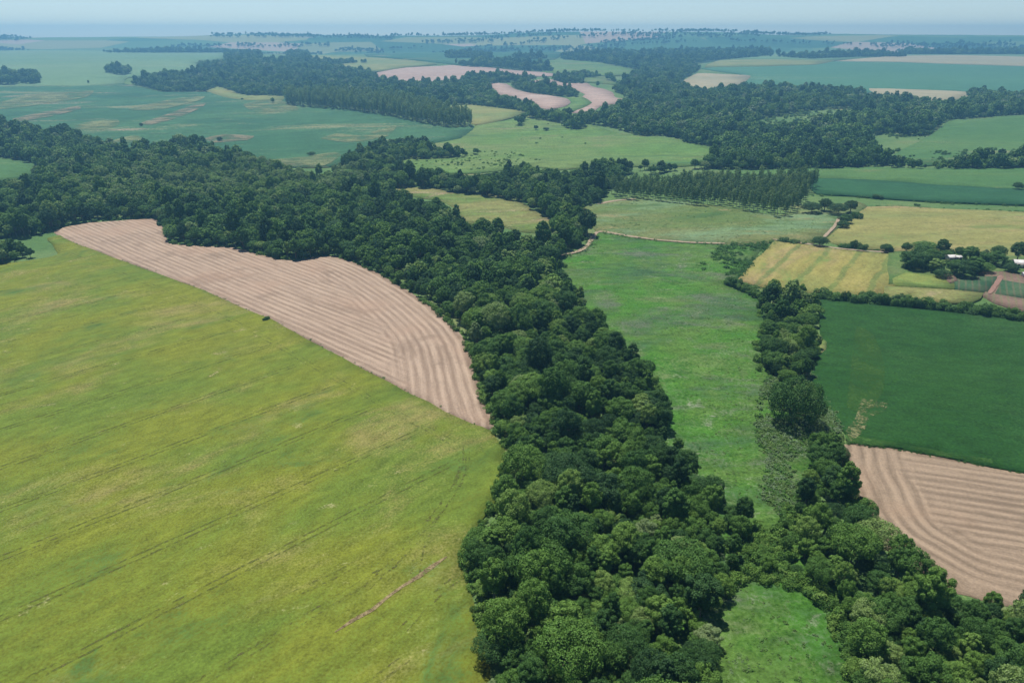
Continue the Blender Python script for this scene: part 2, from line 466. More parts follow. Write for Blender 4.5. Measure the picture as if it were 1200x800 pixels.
YEL_D = [(240, 107), (256, 103), (268, 106), (286, 112), (332, 114), (330, 119), (290, 119), (262, 115)]
PINK_1 = [(440, 86), (475, 80), (515, 78), (530, 77), (576, 80), (603, 83), (645, 86), (652, 90), (600, 90), (581, 88), (545, 94), (530, 99), (490, 100), (465, 98), (444, 92)]
PINK_2 = [(622, 96), (640, 93), (652, 95), (660, 98), (688, 98), (694, 102), (708, 105), (718, 109), (721, 115), (732, 117), (732, 121), (704, 125), (694, 132), (670, 133), (690, 123), (682, 115), (686, 111), (672, 105), (650, 100)]
PINK_3 = [(576, 98), (594, 99), (603, 105), (618, 109), (640, 112), (664, 116), (669, 121), (660, 126), (640, 129), (620, 121), (600, 113), (585, 112), (578, 106)]
GRN_PK = [(664, 115), (682, 114), (694, 121), (684, 127), (668, 132), (645, 130), (662, 126), (671, 121)]
PALE_C = [(362, 66), (420, 67), (475, 71), (512, 76), (475, 80), (440, 85), (420, 83), (380, 80), (362, 74)]
TEAL_T = [(430, 58), (520, 58), (640, 58), (660, 64), (640, 74), (580, 78), (530, 76), (478, 70), (430, 67)]
PALE_T = [(622, 75), (660, 70), (700, 72), (748, 79), (745, 88), (715, 90), (680, 88), (640, 86)]
PALE_S = [(682, 91), (705, 92), (726, 97), (722, 100), (700, 98), (684, 97)]
TAN_L = [(798, 98), (817, 87), (850, 88), (882, 90), (870, 100), (845, 106), (815, 105)]
TEAL_R = [(822, 81), (900, 78), (980, 73), (1047, 74), (1127, 77), (1200, 79), (1400, 86), (1400, 116), (1200, 112), (1133, 110), (1087, 109), (1020, 110), (977, 110), (923, 105), (867, 103), (880, 90)]
PALE_R = [(826, 80), (843, 72), (900, 71), (978, 72), (957, 77), (900, 79)]
TAN_FR = [(978, 73), (1047, 67), (1120, 66), (1200, 68), (1400, 70), (1400, 84), (1200, 79), (1127, 77), (1047, 74)]
TAN_C = [(1018, 105), (1087, 107), (1133, 109), (1144, 115), (1113, 121), (1083, 120), (1055, 116), (1030, 113)]
GREEN_R = [(1040, 187), (1090, 160), (1112, 143), (1133, 140), (1200, 136), (1400, 132), (1400, 188), (1200, 188), (1130, 190), (1080, 196)]
FAR_R = [(760, 58), (900, 58), (1100, 58), (1400, 58), (1400, 70), (1200, 68), (1047, 67), (978, 72), (900, 71), (843, 72), (800, 76)]

m_crop = field_mat('ripening_crop', (0.124, 0.142, 0.017), (0.086, 0.128, 0.018), 0.022, math.radians(46), 1.9,
                   patches=((0.030, 0.57, 0.80, (0.180, 0.158, 0.055), 1.9), (0.15, 0.70, 0.86, (0.26, 0.23, 0.125), 1.5), (0.045, 0.62, 0.82, (0.052, 0.104, 0.024), 1.5)), grain=1.5, gamp=0.50)
crop = field('crop_field', CROP, m_crop, 0.40, 'broad yellow-green crop field crossed by paired wheel tracks')
# straw rows follow the wooded edge first, then run straight
EDGE_L = ground(smooth_px([(130, 215), (300, 268), (395, 301), (420, 310), (450, 324), (480, 342), (510, 364), (531, 382), (546, 402), (556, 430), (563, 455), (571, 478), (579, 492), (579, 504)], 1))
EDGE_R = ground([(988, 521), (990, 548), (1000, 570), (1006, 592), (1018, 612), (1040, 637), (1080, 660), (1128, 687), (1164, 700), (1200, 708), (1250, 722)])
def arc(line, x, y):
    best = np.full(len(x), 1e9); out = np.zeros(len(x)); acc = 0.0
    for i in range(len(line) - 1):
        a, v = line[i], line[i + 1] - line[i]
        L = np.hypot(*v)
        t = np.clip(((x - a[0]) * v[0] + (y - a[1]) * v[1]) / (L * L + 1e-9), 0, 1)
        d = np.hypot(x - a[0] - t * v[0], y - a[1] - t * v[1])
        out = np.where(d < best, acc + t * L, out); best = np.minimum(d, best); acc += L
    return out
def runs(deg):
    c, s = math.cos(math.radians(deg)), math.sin(math.radians(deg))
    return lambda x, y: x * c + y * s
def along(deg):
    c, s = math.cos(math.radians(deg)), math.sin(math.radians(deg))
    return lambda x, y: -x * s + y * c
m_stl = stubble_mat('pinkish_stubble', (0.330, 0.250, 0.190), (0.190, 0.137, 0.102), 3.5, 28.0)
m_str = stubble_mat('tan_stubble', (0.275, 0.207, 0.148), (0.150, 0.112, 0.080), 3.5, 18.0)
stub_l = field('harvested_field', STUB_L, m_stl, 0.16, 'curved pinkish harvested field between the crop field and the forest', cell=5.0,
               attrs={'d_edge': lambda x, y: edge_dist(EDGE_L, x, y, False), 'd_line': along(-42), 'a_line': runs(-42), 'a_edge': lambda x, y: arc(EDGE_L, x, y)})
stub_r = field('harvested_field', STUB_R, m_str, 0.16, 'tan harvested field with straw rows below the dark soybean field', cell=4.0,
               attrs={'d_edge': lambda x, y: edge_dist(EDGE_R, x, y, False), 'd_line': along(-17), 'a_line': runs(-17), 'a_edge': lambda x, y: arc(EDGE_R, x, y)})
m_soy = field_mat('dark_soybeans', (0.012, 0.049, 0.008), (0.017, 0.058, 0.010), 0.02, math.radians(-15), 3.0,
                  patches=((0.018, 0.60, 0.80, (0.026, 0.068, 0.017), 1.0),), grain=1.0, gamp=0.5, rows=(math.radians(-15), 6.0, (0.014, 0.054, 0.012), 0.22, 0.25))
soy = field('soybean_field', SOY, m_soy, 0.62, 'dark green soybean field with a pale dry patch in its corner')
m_mead = field_mat('bright_meadow', (0.042, 0.126, 0.014), (0.064, 0.126, 0.023), 0.03,
                   patches=((0.03, 0.54, 0.72, (0.036, 0.084, 0.030), 1.6), (0.06, 0.58, 0.78, (0.090, 0.128, 0.046), 1.6), (0.045, 0.58, 0.78, (0.082, 0.098, 0.066), 1.6), (0.12, 0.66, 0.82, (0.13, 0.155, 0.10), 1.2)), grain=1.0, gamp=0.6, bump=0.8, bdist=0.5)
meadow = field('marsh_meadow', MEADOW, m_mead, 0.22, 'bright green marshy meadow along the forest edge', cat='meadow')
m_wet = field_mat('wet_pasture', (0.078, 0.122, 0.033), (0.118, 0.133, 0.048), 0.02, 0.1, 2.0,
                  patches=((0.022, 0.55, 0.70, (0.115, 0.180, 0.090), 2.6), (0.025, 0.60, 0.72, (0.044, 0.092, 0.026), 2.5), (0.03, 0.64, 0.74, (0.170, 0.148, 0.067), 2.5)), grain=0.7, gamp=0.40)
field('wet_pasture', WET, m_wet, 0.26, 'olive wet pasture with milky green patches before the eucalyptus plantation', cat='pasture')
m_yel = field_mat('yellow_grain', (0.211, 0.189, 0.056), (0.159, 0.167, 0.049), 0.02, math.radians(57), 3.0,
                  patches=((0.03, 0.56, 0.72, (0.222, 0.178, 0.078), 3.0), (0.03, 0.62, 0.75, (0.089, 0.141, 0.033), 2.0)), grain=0.8, gamp=0.47,
                  rows=(math.radians(57), 17.0, (0.074, 0.122, 0.033), 0.62, 0.14))
field('grain_field', YEL_A, m_yel, 0.5, 'yellow grain field with green stripes beside the marshy meadow', sm=False)
m_yb = field_mat('yellow_grain_far', (0.180, 0.175, 0.058), (0.130, 0.158, 0.052), 0.014, math.radians(5), 3.0,
                 patches=((0.02, 0.56, 0.72, (0.229, 0.178, 0.085), 3.0), (0.02, 0.62, 0.75, (0.104, 0.148, 0.041), 2.0)), grain=0.6, gamp=0.42)
field('grain_field', YEL_B, m_yb, 0.5, 'broad pale yellow field behind the farm trees', sm=False)
m_lt = field_mat('mid_green_crop', (0.050, 0.115, 0.033), (0.067, 0.130, 0.037), 0.01, 0.0, 3.0, patches=((0.014, 0.64, 0.76, (0.148, 0.148, 0.067), 3.0),), grain=0.5, gamp=0.38)
field('crop_field', LT_R, m_lt, 0.5, 'mid green field strip running below the wooded band')
m_dk = field_mat('deep_green_crop', (0.018, 0.067, 0.027), (0.024, 0.080, 0.030), 0.01, 0.0, 3.0, grain=0.5, gamp=0.30)
field('crop_field', DK_R, m_dk, 0.7, 'deep green field strip next to the plantation end')
m_gc = field_mat('light_green_pasture', (0.078, 0.148, 0.033), (0.104, 0.152, 0.044), 0.008, 0.2, 2.0,
                 patches=((0.012, 0.60, 0.74, (0.141, 0.148, 0.063), 2.0), (0.010, 0.62, 0.72, (0.037, 0.092, 0.033), 3.0)), grain=0.4, gamp=0.57)
field('pasture', GREEN_C, m_gc, 0.3, 'light green pasture in the gap between the wooded valleys', cat='pasture')
m_yc = field_mat('pale_yellow_crop', (0.178, 0.181, 0.063), (0.133, 0.167, 0.056), 0.008, grain=0.4, gamp=0.38)
field('grain_field', YEL_C, m_yc, 0.5, 'small pale yellow field behind the tall eucalyptus row')
m_teal = field_mat('soybean_plain', (0.030, 0.090, 0.040), (0.042, 0.106, 0.045), 0.006, 0.35, 2.0,
                   patches=((0.010, 0.63, 0.74, (0.150, 0.160, 0.080), 2.6), (0.012, 0.67, 0.76, (0.215, 0.170, 0.115), 3.0), (0.008, 0.58, 0.74, (0.024, 0.078, 0.037), 1.5)), grain=0.3, gamp=0.45)
plain = field('crop_field', TEAL_L, m_teal, 0.45, 'patchy blue-green crop plain behind the wooded valley')
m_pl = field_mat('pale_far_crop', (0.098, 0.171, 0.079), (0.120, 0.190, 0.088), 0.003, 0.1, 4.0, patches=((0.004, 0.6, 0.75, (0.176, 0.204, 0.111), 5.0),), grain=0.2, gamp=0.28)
field('crop_field', PALE_L, m_pl, 0.45, 'pale far hillside field rising to the horizon')
field('crop_field', SMALL_G, m_lt, 0.5, 'small green field corner enclosed by forest at the frame side')
m_cl = field_mat('dry_grass', (0.159, 0.159, 0.056), (0.089, 0.137, 0.033), 0.02, 0.3, 2.0, patches=((0.03, 0.6, 0.74, (0.222, 0.178, 0.104), 2.0),), grain=0.6, gamp=0.57)
field('grass_clearing', CLEAR, m_cl, 0.25, 'yellow-green grassy clearing enclosed by forest', cat='clearing')
field('grain_field', YEL_D, m_yc, 0.5, 'thin yellow-green field at the foot of the far wood')
m_pk = field_mat('pink_bare_soil', (0.326, 0.237, 0.196), (0.289, 0.204, 0.167), 0.006, 0.4, 3.0, patches=((0.01, 0.62, 0.74, (0.370, 0.289, 0.244), 3.0),), grain=0.3, gamp=0.30,
                 rows=(math.radians(20), 30.0, (0.266, 0.185, 0.152), 0.5, 0.3))
field('bare_soil_field', PINK_1, m_pk, 0.25, 'long pink bare field beyond the far wood')
field('bare_soil_field', PINK_2, m_pk, 0.25, 'winding pink bare field ending against the big wood')
field('bare_soil_field', PINK_3, m_pk, 0.28, 'narrow pink bare field in front of the tree tongue')
field('grass_field', GRN_PK, m_gc, 0.31, 'green grass wedge between the two pink bare fields')
field('crop_field', PALE_C, m_yc, 0.4, 'pale yellow-green far field beside the pink field')
field('crop_field', TEAL_T, m_teal, 0.35, 'blue-green far field above the long pink field')
field('crop_field', PALE_T, m_gc, 0.4, 'pale green far field above the winding pink field')
field('crop_field', PALE_S, m_gc, 0.4, 'tiny pale green field within the far wood')
m_tan = field_mat('tan_ripe_crop', (0.274, 0.237, 0.148), (0.229, 0.211, 0.126), 0.006, 0.0, 4.0, grain=0.3, gamp=0.27)
field('grain_field', TAN_L, m_tan, 0.4, 'tan far field at the tip of the far wood')
m_tr = field_mat('blue_green_crop', (0.047, 0.125, 0.068), (0.056, 0.139, 0.073), 0.003, 0.0, 4.0, patches=((0.004, 0.66, 0.76, (0.153, 0.192, 0.105), 5.0),), grain=0.2, gamp=0.23)
field('crop_field', TEAL_R, m_tr, 0.45, 'wide blue-green far field above the dark wood')
field('crop_field', PALE_R, m_yc, 0.5, 'pale green strip above the wide blue-green field')
field('grain_field', TAN_FR, m_tan, 0.5, 'long thin tan strip below the horizon')
field('grain_field', TAN_C, m_tan, 0.55, 'tan field lying against the dark wood')
field('crop_field', GREEN_R, m_lt, 0.45, 'green far field with a brownish streak between two woods')
field('crop_field', FAR_R, m_pl, 0.4, 'hazy pale land along the horizon')
#MARK_FIELDS_END

# ------------------------------------------------------------------ tracks and marks on the fields
def track_mat(name, a, b, lo, hi, scale=0.25):
    N = NT(name); p = N.pos()
    n = N.noise(p, scale, 4.0, 0.7); g = N.noise(p, 1.3, 4.0, 0.7)
    N.done(N.mix(N.ramp(g, 0.35, 0.65), a, b), 0.95, 0.08, g, 0.5, 0.1)
    tr = N.n('ShaderNodeBsdfTransparent')
    f = N.ramp(N.math('ADD', n, N.math('MULTIPLY', N.math('SUBTRACT', g, 0.5), 0.9)), lo, hi)
    ms = N.n('ShaderNodeMixShader', ins={0: f})
    N.l(tr.outputs[0], ms.inputs[1]); N.l(N.b.outputs[0], ms.inputs[2]); N.l(ms.outputs[0], N.out.inputs[0])
    return N.m
M_TRACK = track_mat('pressed_wheel_track', (0.058, 0.086, 0.016), (0.098, 0.096, 0.030), 0.36, 0.78, 0.3)
M_TRACK2 = track_mat('faint_wheel_track', (0.056, 0.082, 0.018), (0.095, 0.088, 0.033), 0.44, 0.84, 0.3)
M_DIRT = plain_mat('pale_dirt_track', (0.20, 0.155, 0.105), (0.30, 0.24, 0.175), 0.6, 0.95, 0.3, 0.05)
M_GULLY = track_mat('washed_out_soil', (0.260, 0.205, 0.110), (0.085, 0.062, 0.034), 0.28, 0.50, 0.35)
M_RED = plain_mat('red_farm_soil', (0.17, 0.10, 0.08), (0.23, 0.145, 0.115), 0.5, 0.95, 0.3, 0.05)

CROPW = ground(smooth_px(CROP, 3))
EDGE_C = ground(smooth_px([(56, 280), (80, 283), (120, 298), (170, 316), (240, 342), (318, 376), (400, 420), (480, 462), (540, 492), (575, 506), (590, 522), (596, 545), (592, 565), (575, 597), (556, 622), (542, 648), (548, 680), (560, 720), (572, 770), (590, 860)], 1))
def wheel_pair(name, pts, mat, parent, off, gauge=2.0, width=0.62, seed=0):
    """two ribbons, one for each wheel, as one mark"""
    pts = np.asarray(pts, float)
    T = np.gradient(pts, axis=0); T /= np.hypot(T[:, 0], T[:, 1])[:, None] + 1e-9
    Nn = np.stack([-T[:, 1], T[:, 0]], 1)
    a = strip(name, pts + Nn * gauge / 2, width, mat, off, parent, True, 0.06, seed)
    b = strip(name, pts - Nn * gauge / 2, width, mat, off, parent, True, 0.06, seed + 99)
    return a, b
def crop_tracks():
    rng = np.random.default_rng(5)
    A = math.radians(46)
    u = np.array([math.cos(A), math.sin(A)]); nn = np.array([-math.sin(A), math.cos(A)])
    c0 = [119.5, 144.4, 168.0, 192.5, 216.5, 240.5, 265.5, 294.0, 322.0, 349.0, 377.0, 96.0]
    for k, c in enumerate(c0):
        s = np.arange(-420, 420, 3.0)
        P = c * nn[None] + s[:, None] * u[None]
        P = P + nn[None] * (1.2 * np.sin(s / 60.0 + k))[:, None]
        ok = inside(CROPW, P[:, 0], P[:, 1]) & (edge_dist(EDGE_C, P[:, 0], P[:, 1], False) > 14) & (P[:, 0] > -360) & (P[:, 1] > 70)
        P = P[ok]
        if len(P) < 8: continue
        wheel_pair('wheel_track', P, M_TRACK if k not in (0, 8, 9, 10, 11) else M_TRACK2, crop, 0.44, seed=k)
    # headland pass along the straw field and the forest
    for dist, lo, hi in ((12.5, 0, 400), ):
        E = EDGE_C
        L = np.concatenate([[0], np.cumsum(np.hypot(*np.diff(E, axis=0).T))])
        s = np.arange(5, L[-1] - 40, 4.0)
        P = np.stack([np.interp(s, L, E[:, 0]), np.interp(s, L, E[:, 1])], 1)
        for _ in range(6): P[1:-1] = .25 * P[:-2] + .5 * P[1:-1] + .25 * P[2:]
        T = np.gradient(P, axis=0); T /= np.hypot(T[:, 0], T[:, 1])[:, None]
        P = P + np.stack([T[:, 1], -T[:, 0]], 1) * dist
        wheel_pair('wheel_track', P, M_TRACK2, crop, 0.445, seed=70)
    for k, px in enumerate(([(546, 522), (549, 545), (540, 566), (512, 606), (482, 634)], [(430, 690), (468, 655), (500, 622)], [(470, 742), (505, 705), (530, 682), (552, 672)], [(340, 700), (400, 672), (440, 650)])):
        wheel_pair('wheel_track', ground(px), M_TRACK2, crop, 0.45, gauge=1.9, seed=40 + k)
    o = strip('washed_soil_rill', ground([(392, 742), (418, 727), (442, 712), (468, 692), (486, 680), (503, 668), (524, 654)]), 1.1, M_GULLY, 0.455, crop, True, 0.25, 9)
crop_tracks()
def dirt(name, px, w, label, off=0.5, mat=M_DIRT):
    return tag(strip(name, ground(px), w, mat, off, None, True, 0.1, int(px[0][0])), label, 'track', kind='structure')
dirt('dirt_track', [(655, 300), (670, 298), (682, 294), (690, 287), (695, 279), (699, 271), (710, 272), (722, 275), (747, 279), (772, 282), (810, 285), (850, 286)], 3.0, 'pale dirt track curving from the forest across the meadow head', 0.3)
dirt('dirt_track', [(905, 282), (930, 285.5), (950, 288), (981, 293), (1014, 296), (1052, 298)], 2.6, 'pale dirt track behind the striped yellow field', 0.58)
dirt('dirt_track', [(984, 256), (979, 265), (972, 273), (964, 281)], 2.0, 'short pale path beside the dark bushes and yellow field', 0.58)
dirt('dirt_track', [(700, 240), (720, 236), (745, 234)], 4.0, 'pale sandy strip at the forest end of the plantation', 0.34)
M_THIN = track_mat('thin_yellowing_beans', (0.036, 0.092, 0.018), (0.044, 0.098, 0.020), 0.30, 0.80, 0.06)
M_BARE = track_mat('bare_dry_scratches', (0.180, 0.165, 0.090), (0.110, 0.130, 0.050), 0.46, 0.66, 0.25)
def on_soy(name, px, mat, off):
    drape(name, ground(smooth_px(px, 3)), mat, off, cell=5.0, parent=soy, skirt=False)
on_soy('thin_crop_patch', [(1003, 385), (1024, 396), (1036, 430), (1034, 462), (1014, 486), (992, 480), (996, 440)], M_THIN, 0.66)
on_soy('bare_scratch_patch', [(1010, 470), (1040, 476), (1034, 486), (1018, 492), (1012, 508), (996, 520), (990, 508), (1002, 492)], M_BARE, 0.69)
on_soy('thin_crop_patch', [(990, 512), (1040, 520), (1100, 531), (1160, 541), (1160, 546), (1100, 537), (1040, 527), (996, 521)], M_THIN, 0.66)
M_PBARE = track_mat('bare_pinkish_soil', (0.200, 0.160, 0.110), (0.150, 0.150, 0.085), 0.38, 0.64, 0.03)
M_PPALE = track_mat('thin_pale_crop', (0.130, 0.165, 0.075), (0.165, 0.180, 0.085), 0.38, 0.64, 0.03)
for nm_, mt_, px_ in (('bare_patch', M_PBARE, [(15, 141), (50, 133), (92, 126), (94, 130), (60, 138), (25, 144)]), ('bare_patch', M_PBARE, [(165, 146), (195, 136), (222, 126), (242, 122), (236, 128), (208, 140), (178, 148)]),
                    ('pale_patch', M_PPALE, [(85, 150), (110, 143), (138, 142), (140, 148), (118, 154), (95, 154)]), ('bare_patch', M_PBARE, [(240, 164), (262, 159), (298, 161), (290, 166), (252, 169)]),
                    ('pale_patch', M_PPALE, [(376, 164), (395, 158), (425, 161), (440, 155), (465, 149), (455, 161), (412, 169)]), ('pale_patch', M_PPALE, [(128, 168), (158, 160), (168, 165), (142, 174)]),
                    ('pale_patch', M_PPALE, [(0, 122), (40, 112), (110, 108), (100, 116), (50, 124), (0, 130)]), ('pale_patch', M_PPALE, [(285, 124), (320, 117), (345, 125), (350, 131), (300, 133)]), ('pale_patch', M_PPALE, [(310, 190), (350, 186), (392, 180), (400, 184), (380, 196), (330, 197)]),
                    ('pale_patch', M_PPALE, [(150, 130), (200, 118), (240, 114), (235, 119), (190, 130)])):
    drape(nm_, ground(smooth_px(px_, 3)), mt_, 0.62, parent=plain, skirt=False)
# plots round the farm
m_yard = field_mat('farm_grass', (0.062, 0.115, 0.030), (0.095, 0.130, 0.042), 0.05, grain=0.9, gamp=0.35)
field('farm_yard', [(1040, 297), (1100, 297), (1200, 303), (1380, 312), (1380, 345), (1200, 331), (1175, 326), (1118, 331), (1040, 335)], m_yard, 0.62, 'grassy farm yard round the houses and trees', cat='yard', sm=False, jitter=0.5)
m_plot = field_mat('light_plot', (0.150, 0.180, 0.045), (0.105, 0.155, 0.038), 0.08, grain=0.9, gamp=0.5)
field('vegetable_plot', [(1046, 329), (1061, 321), (1095, 326), (1110, 330), (1119, 335), (1118, 341), (1047, 336)], m_plot, 0.75, 'light yellow-green plot in front of the farm grove', cat='plot', sm=False, jitter=0.5)
field('grass_strip', [(1038, 338), (1117, 342), (1150, 345), (1149, 352), (1136, 358), (1081, 356), (1036, 350)], m_cl, 0.7, 'yellowish grass strip between the farm plot and the hedge', cat='strip', sm=False, jitter=0.5)
m_soil = field_mat('red_farm_field', (0.120, 0.085, 0.062), (0.165, 0.110, 0.085), 0.05, grain=0.9, gamp=0.25, rows=(math.radians(60), 3.0, (0.11, 0.135, 0.055), 0.45, 0.22))
field('bare_farm_plot', [(1143, 322), (1180, 321), (1200, 327), (1380, 338), (1380, 385), (1200, 368), (1165, 356), (1152, 348), (1160, 336)], m_soil, 0.8, 'reddish bare plot in front of the farm houses', cat='plot', sm=False, jitter=0.5)
m_gd = field_mat('dark_vegetables', (0.030, 0.075, 0.035), (0.055, 0.090, 0.045), 0.06, grain=0.9, gamp=0.3, rows=(math.radians(60), 3.0, (0.13, 0.10, 0.07), 0.4, 0.2))
field('vegetable_plot', [(1117, 330), (1144, 327), (1169, 327), (1168, 335), (1158, 346), (1118, 341)], m_gd, 0.86, 'dark green vegetable plot under the farm grove', cat='plot', sm=False, jitter=0.5)
field('vegetable_plot', [(1174, 332), (1200, 336), (1290, 344), (1290, 356), (1200, 353), (1163, 347)], m_gd, 0.9, 'dark green vegetable rows on the reddish plot', cat='plot', sm=False, jitter=0.5)
dirt('dirt_track', [(1172, 326), (1169, 333), (1164, 340), (1158, 348)], 2.4, 'reddish path between the two farm vegetable plots', 0.97, M_RED)
field('bare_soil_patch', [(1107, 325), (1116, 324), (1121, 332), (1112, 335)], m_soil, 1.0, 'red bare soil patch beside the farm grove', cat='soil')
field('dry_grass_patch', [(958, 402), (963, 398), (968, 404), (966, 412), (960, 416)], m_cl, 0.72, 'small yellow dry patch at the soybean field edge', cat='patch')

# ------------------------------------------------------------------ farm buildings
M_WALL = plain_mat('pale_plaster', (0.62, 0.52, 0.46), (0.72, 0.63, 0.57), 1.0)
M_ROOF = plain_mat('white_sheet_roof', (0.44, 0.42, 0.41), (0.56, 0.54, 0.53), 0.8, 0.5)
M_WOOD = plain_mat('dark_wood', (0.09, 0.06, 0.045), (0.14, 0.10, 0.07), 3.0)
M_GLASS = NT('dark_window_glass').done((0.03, 0.04, 0.05), 0.12, 0.5)
def box(x0, x1, y0, y1, z0, z1):
    V = np.array([(x, y, z) for z in (z0, z1) for y in (y0, y1) for x in (x0, x1)], float)
    Q = np.array([(0, 2, 3, 1), (4, 5, 7, 6), (0, 1, 5, 4), (2, 6, 7, 3), (0, 4, 6, 2), (1, 3, 7, 5)])
    return V, Q
def joined(name, parts, mat):
    V, Q, n = [], [], 0
    for v, q in parts: V.append(v); Q.append(q + n); n += len(v)
    return mesh_np(name, np.concatenate(V), np.concatenate(Q), mat)
def house(name, px, L, W, Hw, rise, rz, label, cat, openside=False):
    g = ground([px])[0]
    z = float(zt(*g)) + 0.7 * (1 + np.hypot(*g) / 500.0) - 0.1
    r = empty(name, (g[0], g[1], z), rz)
    tag(r, label, cat, 'farm buildings')
    t = 0.2
    walls = [box(-L/2, L/2, W/2 - t, W/2, 0, Hw), box(-L/2, -L/2 + t, -W/2 + t, W/2 - t, 0, Hw), box(L/2 - t, L/2, -W/2 + t, W/2 - t, 0, Hw)]
    if openside:
        for x in (-L/2, L/2 - t): walls.append(box(x, x + t, -W/2, -W/2 + t, 0, Hw))
    else: walls.append(box(-L/2, L/2, -W/2, -W/2 + t, 0, Hw))
    obj('wall', joined('wall', walls, M_WALL), r)
    e, th = 0.45, 0.12
    for s in (-1, 1):
        V = np.array([(x, s * (W/2 + e) if k == 0 else 0.0, (Hw - rise * e / (W/2) if k == 0 else Hw + rise) + zz) for zz in (0.0, th) for k in (0, 1) for x in (-L/2 - e, L/2 + e)], float)
        Q = np.array([(0, 2, 3, 1), (4, 5, 7, 6), (0, 1, 5, 4), (2, 6, 7, 3), (0, 4, 6, 2), (1, 3, 7, 5)])
        if s > 0: Q = Q[:, ::-1]
        obj('roof', mesh_np('roof', V, Q, M_ROOF), r)
    # gables
    for x in (-L/2 + 0.02, L/2 - 0.02):
        obj('gable', mesh_np('gable', np.array([(x, -W/2, Hw), (x, W/2, Hw), (x, 0, Hw + rise - 0.02)], float), np.array([(0, 1, 2)]), M_WALL), r)
    if not openside:
        obj('door', joined('door', [box(-0.45, 0.45, -W/2 - 0.05, -W/2 - 0.003, 0.02, 2.05)], M_WOOD), r)
        for x in (-L * 0.3, L * 0.3):
            w = obj('window', joined('window', [box(x - .6, x + .6, -W/2 - .06, -W/2 - .003, 1.0, 1.08), box(x - .6, x + .6, -W/2 - .06, -W/2 - .003, 1.95, 2.03), box(x - .6, x - .52, -W/2 - .06, -W/2 - .003, 1.08, 1.95), box(x + .52, x + .6, -W/2 - .06, -W/2 - .003, 1.08, 1.95)], M_WOOD), r)
            obj('pane', joined('pane', [box(x - .52, x + .52, -W/2 - .03, -W/2 - .004, 1.08, 1.95)], M_GLASS), w)
    return r
house('farm_house', (1197, 315), 9.5, 5.0, 2.6, 1.2, math.radians(-12), 'white-roofed farm house beside a dark round tree', 'house')
house('farm_house', (1113, 307.5), 4.2, 3.6, 2.3, 0.9, math.radians(8), 'small white-roofed house half hidden inside the farm grove', 'house')
house('farm_shed', (1121, 308), 2.6, 3.2, 2.6, 0.5, math.radians(-5), 'tiny bright white shed next to the house in the grove', 'shed')
house('open_shed', (1201, 327), 3.4, 2.6, 2.0, 0.5, math.radians(-8), 'small open-fronted white shed at the bare plot corner', 'shed', True)
#MARK_FARM_END

# ------------------------------------------------------------------ trees
def leaf_cloud(rng, lobes, n, s, up=0.2, rand=0.42, shell=(0.74, 1.12), flat=0.9):
    """n small folded leaf sprays over the outer skin of overlapping lobes [(x, y, z, r)]"""
    L = np.array(lobes, float)
    w = L[:, 3] ** 2; w /= w.sum()
    k = rng.choice(len(L), int(n * 2.6), p=w)
    u = rng.normal(size=(len(k), 3)); u /= np.linalg.norm(u, axis=1)[:, None]
    p = L[k, :3] + u * L[k, 3:4] * np.array([1, 1, flat]) * rng.uniform(*shell, (len(k), 1))
    keep = np.ones(len(k), bool)
    for j in range(len(L)):
        dd = (p - L[j, :3]) / np.array([1, 1, flat])
        keep &= (j == k) | (np.einsum('ij,ij->i', dd, dd) > (0.78 * L[j, 3]) ** 2)
    idx = np.nonzero(keep)[0][:n]
    p, u = p[idx], u[idx]
    nn = u + rand * rng.normal(size=u.shape) + np.array([0, 0, up])
    nn /= np.linalg.norm(nn, axis=1)[:, None]
    a = np.cross(nn, rng.normal(size=u.shape)); a /= np.linalg.norm(a, axis=1)[:, None] + 1e-9
    b = np.cross(nn, a)
    sz = s * rng.uniform(0.6, 1.35, (len(p), 1))
    drop = nn * sz * 0.28
    V = np.stack([p - a * sz * 0.62 - drop, p - b * sz * 0.40, p + a * sz * 0.62 - drop, p + b * sz * 0.40], 1).reshape(-1, 3)
    i = np.arange(len(p))[:, None] * 4
    T = np.concatenate([i + np.array([[0, 1, 3]]), i + np.array([[1, 2, 3]])])
    return V, T

def broad_lobes(rng, R, z0, z1, nl, lo=0.12, hi=0.29):
    zc, hz = 0.5 * (z0 + z1), 0.5 * (z1 - z0)
    out = [(0, 0, zc, min(R, hz) * 0.72)]
    nl = int(nl * 1.7)
    for i in range(nl):
        cz = -0.45 + 1.42 * (i + 0.5) / nl
        cz = np.clip(cz + rng.uniform(-.12, .12), -0.5, 1)
        ph = i * 2.39996 + rng.uniform(-.5, .5)
        r = math.sqrt(max(0, 1 - cz * cz)) if cz > 0 else 1.0 - 0.25 * abs(cz)
        lr = R * rng.uniform(lo, hi)
        k = rng.uniform(0.68, 1.05)
        out.append((math.cos(ph) * r * (R - lr * .75) * k, math.sin(ph) * r * (R - lr * .75) * k, zc + cz * (hz - lr * .5) * rng.uniform(.85, 1.05), lr))
    return out

def tube(p0, p1, r0, r1, n=6):
    p0, p1 = np.array(p0, float), np.array(p1, float)
    d = p1 - p0; d /= np.linalg.norm(d)
    a = np.cross(d, [0.3, 1, 0.2]); a /= np.linalg.norm(a); b = np.cross(d, a)
    t = np.arange(n) * 2 * math.pi / n
    ring = np.cos(t)[:, None] * a + np.sin(t)[:, None] * b
    V = np.concatenate([p0 + ring * r0, p1 + ring * r1])
    i = np.arange(n); j = (i + 1) % n
    return V, np.stack([i, j, j + n, i + n], 1)

